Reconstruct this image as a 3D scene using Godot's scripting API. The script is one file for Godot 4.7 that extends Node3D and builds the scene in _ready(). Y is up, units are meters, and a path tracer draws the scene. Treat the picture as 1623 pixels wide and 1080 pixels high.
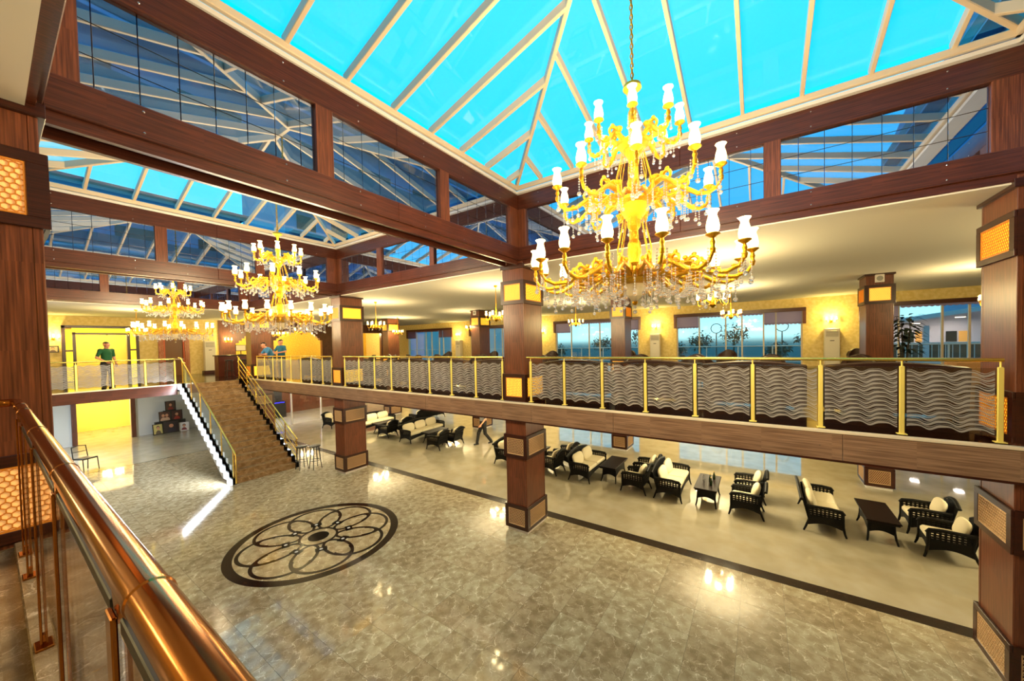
extends Node3D
# Hotel atrium: lobby below, gallery above, hipped skylights over three bays.
# x runs across the atrium towards the gallery, -z along it, y up, metres.

const EYE := Vector3(0, 4.35, 0)
const XL := 0.30      # left row of columns, face towards the atrium
const XR := 6.71      # right row of columns, face towards the atrium
const COL := Vector2(0.887, 0.632)   # plan of a column, x by z
const ZF := [3.08, -4.368, -11.759, -19.15]   # +z faces of the column rows
const FLOOR2 := 3.01  # gallery floor
const CEIL := 6.09    # gallery ceiling
const XD := 13.95     # second row of columns
const XW := 20.15     # window wall
const ZE := -26.6     # end wall

var mats := {}
var cache := {}
var used := {}
var rng := RandomNumberGenerator.new()

# ---------------------------------------------------------------- mesh builder
class MB:
	var v := PackedVector3Array()
	var n := PackedVector3Array()
	var t := PackedVector2Array()
	func tri(a: Vector3, b: Vector3, c: Vector3, na: Vector3, nb: Vector3, nc: Vector3, ta := Vector2.ZERO, tb := Vector2.ZERO, tc := Vector2.ZERO) -> void:
		if (b - a).cross(c - a).dot(na + nb + nc) > 0.0:
			v.append(a); v.append(c); v.append(b)
			n.append(na); n.append(nc); n.append(nb)
			t.append(ta); t.append(tc); t.append(tb)
		else:
			v.append(a); v.append(b); v.append(c)
			n.append(na); n.append(nb); n.append(nc)
			t.append(ta); t.append(tb); t.append(tc)
	func quad(a: Vector3, b: Vector3, c: Vector3, d: Vector3, m: Vector3, ta := Vector2(0, 0), tb := Vector2(1, 0), tc := Vector2(1, 1), td := Vector2(0, 1)) -> void:
		tri(a, b, c, m, m, m, ta, tb, tc)
		tri(a, c, d, m, m, m, ta, tc, td)
	func face(a: Vector3, b: Vector3, c: Vector3, d: Vector3, away: Vector3) -> void:
		var m := (c - a).cross(d - b).normalized()
		if m.dot(away) < 0.0:
			m = -m
		quad(a, b, c, d, m)
	func box(c: Vector3, s: Vector3, e := 0.0, x := Transform3D()) -> void:
		var h := s * 0.5
		e = minf(e, minf(h.x, minf(h.y, h.z)) * 0.9)
		for ax in 3:
			var b := (ax + 1) % 3
			var d := (ax + 2) % 3
			for sg in [-1.0, 1.0]:
				var m := Vector3.ZERO
				m[ax] = sg
				var p: Array[Vector3] = []
				for q in [[-1, -1], [1, -1], [1, 1], [-1, 1]]:
					var r := Vector3.ZERO
					r[ax] = sg * h[ax]
					r[b] = q[0] * (h[b] - e)
					r[d] = q[1] * (h[d] - e)
					p.append(x * (c + r))
				quad(p[0], p[1], p[2], p[3], (x.basis * m).normalized())
		if e <= 0.0:
			return
		for ax in 3:
			var b := (ax + 1) % 3
			var d := (ax + 2) % 3
			for sb in [-1.0, 1.0]:
				for sd in [-1.0, 1.0]:
					var p: Array[Vector3] = []
					for q in [[-1, 0], [1, 0], [1, 1], [-1, 1]]:
						var r := Vector3.ZERO
						r[ax] = q[0] * (h[ax] - e)
						r[b] = sb * (h[b] - (e if q[1] == 1 else 0.0))
						r[d] = sd * (h[d] - (0.0 if q[1] == 1 else e))
						p.append(x * (c + r))
					var m := Vector3.ZERO
					m[b] = sb
					m[d] = sd
					quad(p[0], p[1], p[2], p[3], (x.basis * m).normalized())
		for sx in [-1.0, 1.0]:
			for sy in [-1.0, 1.0]:
				for sz in [-1.0, 1.0]:
					var k := Vector3(sx, sy, sz)
					var m := (x.basis * k).normalized()
					tri(x * (c + k * (h - Vector3(0, e, e))), x * (c + k * (h - Vector3(e, 0, e))), x * (c + k * (h - Vector3(e, e, 0))), m, m, m)
	# box between two corners
	func bx(x0: float, x1: float, y0: float, y1: float, z0: float, z1: float, e := 0.0) -> void:
		box(Vector3((x0 + x1) / 2, (y0 + y1) / 2, (z0 + z1) / 2), Vector3(absf(x1 - x0), absf(y1 - y0), absf(z1 - z0)), e)
	# rectangular bar from a to b
	func bar(a: Vector3, b: Vector3, w: float, h: float, e := 0.0, up := Vector3.UP) -> void:
		var d := (b - a)
		var f := d.normalized()
		var r := f.cross(up)
		r = Vector3.RIGHT if r.length() < 0.01 else r.normalized()
		var u := r.cross(f).normalized()
		box(Vector3.ZERO, Vector3(w, h, d.length()), e, Transform3D(Basis(r, u, -f), (a + b) / 2))
	func tube(p: Array, r: Array, k := 8, caps := true) -> void:
		var rings: Array = []
		var f0: Vector3 = (p[1] - p[0]).normalized()
		var side := f0.cross(Vector3.UP)
		if side.length() < 0.05:
			side = f0.cross(Vector3.RIGHT)
		side = side.normalized()
		for i in p.size():
			var f: Vector3
			if i == 0: f = (p[1] - p[0]).normalized()
			elif i == p.size() - 1: f = (p[i] - p[i - 1]).normalized()
			else: f = ((p[i] - p[i - 1]).normalized() + (p[i + 1] - p[i]).normalized()).normalized()
			side = (side - f * side.dot(f)).normalized()
			var w := f.cross(side)
			var ring: Array = []
			for j in k:
				var a := TAU * j / k
				ring.append(side * cos(a) + w * sin(a))
			rings.append(ring)
		for i in p.size() - 1:
			for j in k:
				var j2 := (j + 1) % k
				var a: Vector3 = rings[i][j]
				var b: Vector3 = rings[i][j2]
				var c: Vector3 = rings[i + 1][j2]
				var d: Vector3 = rings[i + 1][j]
				var pa: Vector3 = p[i] + a * r[i]
				var pb: Vector3 = p[i] + b * r[i]
				var pc: Vector3 = p[i + 1] + c * r[i + 1]
				var pd: Vector3 = p[i + 1] + d * r[i + 1]
				tri(pa, pb, pc, a, b, c)
				tri(pa, pc, pd, a, c, d)
		if caps:
			for e in [0, p.size() - 1]:
				var m: Vector3 = (p[0] - p[1]).normalized() if e == 0 else (p[e] - p[e - 1]).normalized()
				for j in k:
					tri(p[e], p[e] + rings[e][j] * r[e], p[e] + rings[e][(j + 1) % k] * r[e], m, m, m)
	# profile: array of Vector2(radius, y)
	func lathe(pr: Array, k := 16, at := Vector3.ZERO, x := Basis(), flute := 0.0) -> void:
		for i in pr.size() - 1:
			var a: Vector2 = pr[i]
			var b: Vector2 = pr[i + 1]
			var s := Vector2(b.y - a.y, a.x - b.x)
			if s.length() < 1e-6: continue
			s = s.normalized()
			for j in k:
				var u := TAU * j / k
				var w := TAU * (j + 1) / k
				var fu := 1.0 + flute * cos(u * 6.0)
				var fw := 1.0 + flute * cos(w * 6.0)
				var n1 := x * Vector3(cos(u) * s.x, s.y, sin(u) * s.x)
				var n2 := x * Vector3(cos(w) * s.x, s.y, sin(w) * s.x)
				var p1 := at + x * Vector3(cos(u) * a.x * fu, a.y, sin(u) * a.x * fu)
				var p2 := at + x * Vector3(cos(w) * a.x * fw, a.y, sin(w) * a.x * fw)
				var p3 := at + x * Vector3(cos(w) * b.x * fw, b.y, sin(w) * b.x * fw)
				var p4 := at + x * Vector3(cos(u) * b.x * fu, b.y, sin(u) * b.x * fu)
				if a.x > 1e-5: tri(p1, p2, p3, n1, n2, n2)
				if b.x > 1e-5: tri(p1, p3, p4, n1, n2, n1)
	func ball(c: Vector3, r: Vector3, k := 10) -> void:
		var h := maxi(4, k / 2)
		for i in h:
			for j in k:
				var q: Array[Vector3] = []
				for e in [[i, j], [i, j + 1], [i + 1, j + 1], [i + 1, j]]:
					var a: float = PI * e[0] / h - PI / 2
					var b: float = TAU * e[1] / k
					q.append(Vector3(cos(a) * cos(b), sin(a), cos(a) * sin(b)))
				var m: Array[Vector3] = []
				for e in q: m.append((e / r).normalized())
				if i > 0: tri(c + q[0] * r, c + q[1] * r, c + q[2] * r, m[0], m[1], m[2])
				if i < h - 1: tri(c + q[0] * r, c + q[2] * r, c + q[3] * r, m[0], m[2], m[3])
	# flat outline (x, y) pushed along z by depth, then moved by x
	func prism(poly: PackedVector2Array, depth: float, x := Transform3D()) -> void:
		var id := Geometry2D.triangulate_polygon(poly)
		var nf := (x.basis * Vector3(0, 0, 1)).normalized()
		for i in range(0, id.size(), 3):
			var a := poly[id[i]]
			var b := poly[id[i + 1]]
			var c := poly[id[i + 2]]
			for z in [-depth / 2, depth / 2]:
				var m := nf * signf(z)
				tri(x * Vector3(a.x, a.y, z), x * Vector3(b.x, b.y, z), x * Vector3(c.x, c.y, z), m, m, m, a, b, c)
		var cw := 1.0 if Geometry2D.is_polygon_clockwise(poly) else -1.0
		for i in poly.size():
			var a := poly[i]
			var b := poly[(i + 1) % poly.size()]
			var e := (b - a).normalized()
			var m := (x.basis * Vector3(-e.y * cw, e.x * cw, 0)).normalized()
			quad(x * Vector3(a.x, a.y, -depth / 2), x * Vector3(b.x, b.y, -depth / 2), x * Vector3(b.x, b.y, depth / 2), x * Vector3(a.x, a.y, depth / 2), m)
	# convex flat polygon in 3D, with a thickness
	func plate(p: Array, thick: float) -> void:
		var m: Vector3 = (p[1] - p[0]).cross(p[2] - p[0]).normalized()
		for i in range(1, p.size() - 1):
			tri(p[0] + m * thick / 2, p[i] + m * thick / 2, p[i + 1] + m * thick / 2, m, m, m)
			tri(p[0] - m * thick / 2, p[i] - m * thick / 2, p[i + 1] - m * thick / 2, -m, -m, -m)
		var c := Vector3.ZERO
		for q in p: c += q / p.size()
		for i in p.size():
			var a: Vector3 = p[i]
			var b: Vector3 = p[(i + 1) % p.size()]
			face(a - m * thick / 2, b - m * thick / 2, b + m * thick / 2, a + m * thick / 2, (a + b) / 2 - c)
	# ring in the xz plane
	func ring(c: Vector3, r0: float, r1: float, y0: float, y1: float, k := 48, sx := 1.0, sz := 1.0, rot := 0.0) -> void:
		var q := Basis(Vector3.UP, rot)
		for j in k:
			var p: Array[Vector3] = []
			for a in [TAU * j / k, TAU * (j + 1) / k]:
				for r in [r0, r1]:
					p.append(c + q * Vector3(cos(a) * (r * sx if r == r1 else (r1 * sx - (r1 - r0))), 0, sin(a) * (r * sz if r == r1 else (r1 * sz - (r1 - r0)))))
			var u := Vector3.UP
			quad(p[0] + u * y1, p[1] + u * y1, p[3] + u * y1, p[2] + u * y1, u)
			face(p[1] + u * y0, p[3] + u * y0, p[3] + u * y1, p[1] + u * y1, p[1] - c)
			face(p[0] + u * y0, p[2] + u * y0, p[2] + u * y1, p[0] + u * y1, c - p[0])
	func add(o: MB, x: Transform3D) -> void:
		var nb := x.basis.inverse().transposed()
		for i in o.v.size():
			v.append(x * o.v[i])
			n.append((nb * o.n[i]).normalized())
			t.append(o.t[i])
	func mesh() -> ArrayMesh:
		var a := []
		a.resize(Mesh.ARRAY_MAX)
		a[Mesh.ARRAY_VERTEX] = v
		a[Mesh.ARRAY_NORMAL] = n
		a[Mesh.ARRAY_TEX_UV] = t
		var m := ArrayMesh.new()
		m.add_surface_from_arrays(Mesh.PRIMITIVE_TRIANGLES, a)
		return m

# ---------------------------------------------------------------- nodes
func numbered(s: String) -> String:
	if not used.has(s):
		used[s] = 0
		return s
	used[s] += 1
	return "%s_%03d" % [s, used[s]]

func tag(o: Node3D, label: String, category: String, group := "") -> void:
	o.set_meta("label", label)
	o.set_meta("category", category)
	if group: o.set_meta("group", group)

func thing(called: String, label: String, category: String, at := Vector3.ZERO, turn := 0.0, group := "") -> Node3D:
	var o := Node3D.new()
	o.name = numbered(called)
	add_child(o)
	o.position = at
	o.rotation.y = turn
	tag(o, label, category, group)
	return o

func part(p: Node, called: String, m: Mesh, mat: Material, x := Transform3D()) -> MeshInstance3D:
	var o := MeshInstance3D.new()
	o.name = called
	o.mesh = m
	o.material_override = mat
	o.transform = x
	p.add_child(o, true)
	return o

func struct(called: String, m: Mesh, mat: Material, at := Vector3.ZERO) -> MeshInstance3D:
	var o := part(self, numbered(called), m, mat, Transform3D(Basis(), at))
	o.set_meta("kind", "structure")
	return o

func single(called: String, m: Mesh, mat: Material, label: String, category: String, at := Vector3.ZERO, group := "") -> MeshInstance3D:
	var o := part(self, numbered(called), m, mat, Transform3D(Basis(), at))
	tag(o, label, category, group)
	return o

func dup(o: Node3D, label: String, at: Vector3, turn := 0.0) -> Node3D:
	var c: Node3D = o.duplicate()
	var base := String(o.name)
	var cut := RegEx.create_from_string("_\\d{3}$").search(base)
	if cut: base = base.substr(0, cut.get_start())
	c.name = numbered(base)
	add_child(c)
	c.position = at
	c.rotation.y = turn
	c.set_meta("label", label)
	return c

func boxm(s: Vector3, e := 0.0) -> ArrayMesh:
	var key := "box%s%s" % [s, e]
	if not cache.has(key):
		var b := MB.new()
		b.box(Vector3.ZERO, s, e)
		cache[key] = b.mesh()
	return cache[key]

func bb(x0: float, x1: float, y0: float, y1: float, z0: float, z1: float, e := 0.0) -> ArrayMesh:
	var b := MB.new()
	b.bx(x0, x1, y0, y1, z0, z1, e)
	return b.mesh()

func at(x: float, y: float, z: float) -> Transform3D:
	return Transform3D(Basis(), Vector3(x, y, z))

func omni(p: Node, pos: Vector3, c: Color, e: float, size := 0.05) -> OmniLight3D:
	var l := OmniLight3D.new()
	l.name = "glow"
	l.light_color = c
	l.light_energy = e
	l.light_size = size
	l.omni_range = 40.0
	l.omni_attenuation = 2.0
	l.shadow_enabled = true
	l.position = pos
	p.add_child(l, true)
	return l

func area(p: Node, pos: Vector3, look: Vector3, size: Vector2, c: Color, e: float) -> AreaLight3D:
	var l := AreaLight3D.new()
	l.name = "glow"
	l.light_color = c
	l.light_energy = e
	l.area_size = size
	l.area_normalize_energy = true
	l.area_range = 40.0
	l.shadow_enabled = true
	p.add_child(l, true)
	var up := Vector3.UP if absf(look.y) < 0.9 else Vector3.BACK
	l.transform = Transform3D(Basis.looking_at(look, up), pos)
	return l

# ---------------------------------------------------------------- materials
func mat(name_: String, c: Color, rough := 0.5, metal := 0.0, spec := 0.5) -> StandardMaterial3D:
	if mats.has(name_): return mats[name_]
	var m := StandardMaterial3D.new()
	m.resource_name = name_
	m.albedo_color = c
	m.roughness = rough
	m.metallic = metal
	m.metallic_specular = spec
	mats[name_] = m
	return m

func glow(name_: String, c: Color, e: float) -> StandardMaterial3D:
	var m := mat(name_, c, 0.6)
	m.emission_enabled = true
	m.emission = c
	m.emission_energy_multiplier = e
	return m

func glass(name_: String, c: Color, alpha: float) -> StandardMaterial3D:
	var m := mat(name_, Color(c.r, c.g, c.b, alpha), 0.02)
	m.transparency = BaseMaterial3D.TRANSPARENCY_ALPHA
	return m

func noise_tex(w: int, h: int, freq: float, ramp: Array, kind := FastNoiseLite.TYPE_SIMPLEX_SMOOTH, fractal := FastNoiseLite.FRACTAL_FBM, oct := 4, seed_ := 1, warp := 0.0) -> NoiseTexture2D:
	var f := FastNoiseLite.new()
	f.noise_type = kind
	f.seed = seed_
	f.frequency = freq
	f.fractal_type = fractal
	f.fractal_octaves = oct
	if warp > 0.0:
		f.domain_warp_enabled = true
		f.domain_warp_amplitude = warp
		f.domain_warp_frequency = freq * 1.5
	var t := NoiseTexture2D.new()
	t.width = w
	t.height = h
	t.seamless = true
	t.seamless_blend_skirt = 0.2
	t.noise = f
	var g := Gradient.new()
	var off := PackedFloat32Array()
	var col := PackedColorArray()
	for r in ramp:
		off.append(r[0])
		col.append(r[1])
	g.offsets = off
	g.colors = col
	t.color_ramp = g
	return t

func wood_image(upright: bool, dark: Color, pale: Color) -> ImageTexture:
	# fine parallel grain; stripes along v when upright, along u otherwise
	var w := 512
	var im := Image.create(w, w, false, Image.FORMAT_RGB8)
	var f := FastNoiseLite.new()
	f.seed = 7
	f.frequency = 0.06
	f.fractal_octaves = 4
	var g := FastNoiseLite.new()
	g.seed = 11
	g.frequency = 0.03
	for i in w:
		for j in w:
			# wrap both ways by blending the far end in
			var s := f.get_noise_2d(i * 1.0, j * 0.035)
			var s2 := f.get_noise_2d((i - w) * 1.0, j * 0.035)
			var k := clampf((i - w * 0.8) / (w * 0.2), 0.0, 1.0)
			s = lerpf(s, s2, k)
			var q := g.get_noise_2d(i * 2.2, 0.0)
			q = lerpf(q, g.get_noise_2d((i - w) * 2.2, 0.0), k)
			var a := clampf(0.5 + 0.75 * s + 0.45 * q, 0.0, 1.0)
			var c := dark.lerp(pale, a)
			if upright: im.set_pixel(i, j, c)
			else: im.set_pixel(j, i, c)
	return ImageTexture.create_from_image(im)

func marble_image() -> ImageTexture:
	# brecciated brown stone: angular patches with pale seams, and fine scratches across them
	var w := 768
	var mk := func(kind: int, fr: float, sd: int) -> FastNoiseLite:
		var f := FastNoiseLite.new()
		f.noise_type = kind
		f.fractal_type = FastNoiseLite.FRACTAL_NONE
		f.frequency = fr
		f.seed = sd
		return f
	var n: FastNoiseLite = mk.call(FastNoiseLite.TYPE_SIMPLEX, 1.0, 3)
	var cells: Array = []
	for k in 2:
		for r in [FastNoiseLite.RETURN_DISTANCE2_SUB, FastNoiseLite.RETURN_CELL_VALUE]:
			var c: FastNoiseLite = mk.call(FastNoiseLite.TYPE_CELLULAR, [0.009, 0.030][k], 5 + k)
			c.cellular_return_type = r
			c.cellular_jitter = 1.0
			cells.append(c)
	var im := Image.create(w, w, false, Image.FORMAT_RGB8)
	for j in w:
		for i in w:
			var x := float(i)
			var y := float(j)
			var a := n.get_noise_2d(x * 0.02, y * 0.02) * 9.0
			var b := n.get_noise_2d(x * 0.02 + 50.0, y * 0.02) * 9.0
			var u := x + a + n.get_noise_2d(x * 0.09, y * 0.09 + 11.0) * 3.0
			var v := y + b
			var e0: float = cells[0].get_noise_2d(u, v * 1.3) + 1.0
			var e1: float = cells[2].get_noise_2d(u * 1.25, v) + 1.0
			var cloud := n.get_noise_2d(u * 0.008, v * 0.008 + 90.0)
			var m := clampf(n.get_noise_2d(x * 0.010, y * 0.010 + 700.0) * 1.1 + 0.45, 0.0, 1.0)
			var s1 := pow(1.0 - absf(n.get_noise_2d((u + v * 0.7) * 0.022, (v - u * 0.3) * 0.045 + 7.0)), 24.0)
			var s2 := pow(1.0 - absf(n.get_noise_2d((u - v * 0.9) * 0.040 + 300.0, (v + u * 0.4) * 0.022)), 22.0)
			var s3 := pow(1.0 - absf(n.get_noise_2d((u + v * 0.2) * 0.085 + 500.0, (v - u * 0.6) * 0.06)), 16.0)
			var fine := n.get_noise_2d(x * 0.22 + 900.0, y * 0.22)
			var seam := clampf(1.0 - e0 / 0.05, 0.0, 1.0) * 0.75 * (0.25 + m) + clampf(1.0 - e1 / 0.07, 0.0, 1.0) * 0.35 * m
			var vein := clampf(seam + s1 * 0.6 * (0.3 + m) + s2 * 0.55 * (0.25 + m) + s3 * 0.35 * (0.4 + m), 0.0, 1.0)
			var patch: float = cells[1].get_noise_2d(u, v * 1.3) * 0.13 + cells[3].get_noise_2d(u * 1.25, v) * 0.07
			var c := Color(0.54, 0.48, 0.37).lerp(Color(0.71, 0.67, 0.57), clampf(0.45 + cloud * 0.34 + patch + fine * 0.16, 0.0, 1.0))
			im.set_pixel(i, j, c.lerp(Color(0.93, 0.90, 0.83), vein * 0.9))
	return ImageTexture.create_from_image(im)

func tri(m: StandardMaterial3D, t: Texture2D, scale: float, world := true) -> StandardMaterial3D:
	m.albedo_texture = t
	m.uv1_triplanar = true
	m.uv1_world_triplanar = world
	m.uv1_scale = Vector3.ONE * scale
	m.uv1_triplanar_sharpness = 8.0
	return m

func make_materials() -> void:
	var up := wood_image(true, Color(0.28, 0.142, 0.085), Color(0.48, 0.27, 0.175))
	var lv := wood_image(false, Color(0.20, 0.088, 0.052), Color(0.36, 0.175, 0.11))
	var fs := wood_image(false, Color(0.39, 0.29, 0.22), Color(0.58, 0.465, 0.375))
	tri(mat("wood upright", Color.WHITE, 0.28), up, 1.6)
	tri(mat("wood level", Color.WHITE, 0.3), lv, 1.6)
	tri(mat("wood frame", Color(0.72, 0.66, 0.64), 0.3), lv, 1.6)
	tri(mat("wood fascia", Color.WHITE, 0.28), fs, 1.2)
	var marble := marble_image()
	for i in 3:
		var m := mat("marble %d" % i, [Color(1, 0.99, 0.96), Color(0.95, 0.93, 0.89), Color(1.04, 1.05, 1.03)][i], 0.06, 0.0, 0.65)
		m.albedo_texture = marble
	tri(mat("marble ledge", Color(0.8, 0.75, 0.72), 0.15), marble, 0.7)
	tri(mat("marble steps", Color(0.86, 0.74, 0.62), 0.2), marble, 0.6)
	tri(mat("pale marble", Color(1.25, 1.22, 1.15), 0.09), marble, 0.5)
	var D := [[0.0, Color(0.10, 0.06, 0.045)], [0.6, Color(0.17, 0.105, 0.075)], [0.85, Color(0.26, 0.17, 0.12)], [1.0, Color(0.45, 0.33, 0.25)]]
	var dark := noise_tex(512, 512, 0.01, D, FastNoiseLite.TYPE_SIMPLEX, FastNoiseLite.FRACTAL_RIDGED, 4, 9, 30.0)
	tri(mat("dark marble", Color(0.8, 0.76, 0.74), 0.1, 0.0, 0.35), dark, 0.9)
	tri(mat("gallery stone", Color(0.62, 0.46, 0.42), 0.10, 0.0, 0.35), dark, 0.5)
	mat("black marble", Color(0.02, 0.015, 0.012), 0.12, 0.0, 0.25)
	var B := [[0.0, Color(0.70, 0.635, 0.49)], [0.5, Color(0.745, 0.68, 0.54)], [1.0, Color(0.78, 0.72, 0.59)]]
	tri(mat("beige tile", Color(0.90, 0.94, 1.02), 0.035, 0.0, 0.85), noise_tex(512, 512, 0.008, B, FastNoiseLite.TYPE_SIMPLEX_SMOOTH, FastNoiseLite.FRACTAL_FBM, 3, 5), 0.35)
	var W := [[0.0, Color(0.82, 0.72, 0.42)], [0.5, Color(0.88, 0.78, 0.50)], [1.0, Color(0.92, 0.84, 0.60)]]
	tri(mat("wallpaper", Color.WHITE, 0.7), noise_tex(512, 512, 0.02, W, FastNoiseLite.TYPE_SIMPLEX_SMOOTH, FastNoiseLite.FRACTAL_FBM, 4, 15), 0.6)
	mat("ceiling", Color(0.86, 0.84, 0.80), 0.85)
	mat("white wall", Color(0.86, 0.87, 0.86), 0.7)
	mat("yellow wall", Color(0.97, 0.87, 0.42), 0.7)
	mat("grout", Color(0.22, 0.18, 0.13), 0.6)
	mat("white trim", Color(0.84, 0.82, 0.80), 0.4)
	mat("cream frame", Color(0.80, 0.72, 0.61), 0.4)
	mat("lip", Color(0.82, 0.76, 0.66), 0.35)
	mat("brass", Color(0.97, 0.84, 0.42), 0.22, 1.0)
	mat("brass post", Color(0.98, 0.90, 0.48), 0.42, 0.55)
	var gm := mat("gold", Color(0.90, 0.68, 0.17), 0.30, 1.0)
	gm.heightmap_enabled = true
	gm.heightmap_texture = noise_tex(256, 256, 0.06, [[0.0, Color.BLACK], [1.0, Color.WHITE]], FastNoiseLite.TYPE_CELLULAR, FastNoiseLite.FRACTAL_NONE, 1, 8)
	gm.heightmap_scale = 0.5
	gm.uv1_triplanar = true
	gm.uv1_scale = Vector3.ONE * 7.0
	mat("bronze rail", Color(0.72, 0.47, 0.23), 0.14, 1.0)
	mat("steel", Color(0.8, 0.8, 0.8), 0.25, 1.0)
	mat("mirror", Color(0.74, 0.80, 0.93), 0.015, 1.0)
	mat("joint", Color(0.55, 0.6, 0.66), 0.4)
	glass("pane", Color(0.6, 0.85, 0.95), 0.04)
	glass("rail glass", Color(0.05, 0.05, 0.05), 0.12)
	var fr := mat("etching", Color(0.56, 0.54, 0.52, 0.88), 0.6)
	fr.transparency = BaseMaterial3D.TRANSPARENCY_ALPHA
	mat("cream screen", Color(0.80, 0.66, 0.48), 0.4)
	mat("amber screen", Color(0.80, 0.50, 0.16), 0.4)
	mat("portal wood", Color(0.20, 0.075, 0.045), 0.35)
	mat("brown plate", Color(0.30, 0.13, 0.07), 0.4)
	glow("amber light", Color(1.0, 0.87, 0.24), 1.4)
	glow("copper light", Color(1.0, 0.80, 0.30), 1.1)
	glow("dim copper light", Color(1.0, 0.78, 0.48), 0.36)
	glow("yellow light", Color(1.0, 0.90, 0.20), 1.1)
	glow("shade glow", Color(1.0, 0.91, 0.70), 2.6)
	glow("sconce glow", Color(1.0, 0.82, 0.4), 5.0)
	glow("white lamp", Color(1.0, 0.93, 0.8), 3.0)
	var cr := mat("crystal", Color(1, 1, 1, 0.10), 0.03)
	cr.refraction_enabled = true
	cr.refraction_scale = 0.05
	var bowl := mat("bowl glass", Color(0.85, 0.80, 0.66, 0.5), 0.15)
	bowl.transparency = BaseMaterial3D.TRANSPARENCY_ALPHA
	mat("wicker", Color(0.022, 0.021, 0.023), 0.55, 0.0, 0.35)
	mat("cushion", Color(0.88, 0.84, 0.72), 0.85)
	mat("table glass", Color(0.08, 0.035, 0.02), 0.5, 0.0, 0.25)
	mat("leather", Color(0.17, 0.06, 0.03), 0.45)
	mat("black", Color(0.02, 0.02, 0.02), 0.4)
	mat("dark glass", Color(0.02, 0.02, 0.04), 0.05)
	mat("skin", Color(0.78, 0.54, 0.42), 0.6)
	mat("hair", Color(0.05, 0.035, 0.025), 0.6)
	mat("leaf", Color(0.04, 0.09, 0.04), 0.5)

# ---------------------------------------------------------------- scene
func _ready() -> void:
	rng.seed = 20
	# camera: measured from the photograph's vanishing points
	var cam := Camera3D.new()
	cam.name = "camera"
	cam.projection = Camera3D.PROJECTION_FRUSTUM
	cam.near = 0.05
	cam.far = 400.0
	var f := 569.414
	cam.size = cam.near * 1080.0 / f
	cam.frustum_offset = Vector2((811.5 - 822.876) / f, (558.069 - 540.0) / f) * cam.near
	var ya := deg_to_rad(56.077)
	var pi := deg_to_rad(-1.35)
	var ro := deg_to_rad(-1.222)
	var fw := Vector3(sin(ya), 0, -cos(ya))
	var rt := Vector3(cos(ya), 0, sin(ya))
	var fo := fw * cos(pi) + Vector3.UP * sin(pi)
	var u2 := Vector3.UP * cos(pi) - fw * sin(pi)
	var r3 := rt * cos(ro) + u2 * sin(ro)
	var u3 := u2 * cos(ro) - rt * sin(ro)
	cam.transform = Transform3D(Basis(r3, u3, -fo), EYE)
	add_child(cam)
	cam.current = true
	# dusk sky
	var sm := ProceduralSkyMaterial.new()
	sm.sky_top_color = Color(0.0, 0.79, 1.0)
	sm.sky_horizon_color = Color(0.72, 0.98, 0.99)
	sm.sky_curve = 0.10
	sm.ground_bottom_color = Color(0.05, 0.09, 0.12)
	sm.ground_horizon_color = Color(0.30, 0.55, 0.62)
	sm.ground_curve = 0.05
	sm.sky_energy_multiplier = 1.22
	var sky := Sky.new()
	sky.sky_material = sm
	var env := Environment.new()
	env.background_mode = Environment.BG_SKY
	env.sky = sky
	env.ambient_light_source = Environment.AMBIENT_SOURCE_SKY
	env.tonemap_mode = Environment.TONE_MAPPER_LINEAR
	env.tonemap_exposure = 1.0
	env.sdfgi_enabled = true
	env.ssao_enabled = true
	env.ssil_enabled = true
	var we := WorldEnvironment.new()
	we.name = "surroundings"
	we.environment = env
	add_child(we)
	make_materials()
	shell()
	floors()
	trusses()
	skylights()
	columns()
	railings()
	windows()
	end_wall()
	staircase()
	near_side()
	chandeliers()
	lounge()
	gallery_furniture()
	gallery_fittings()
	people()
	outdoors()

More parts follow.
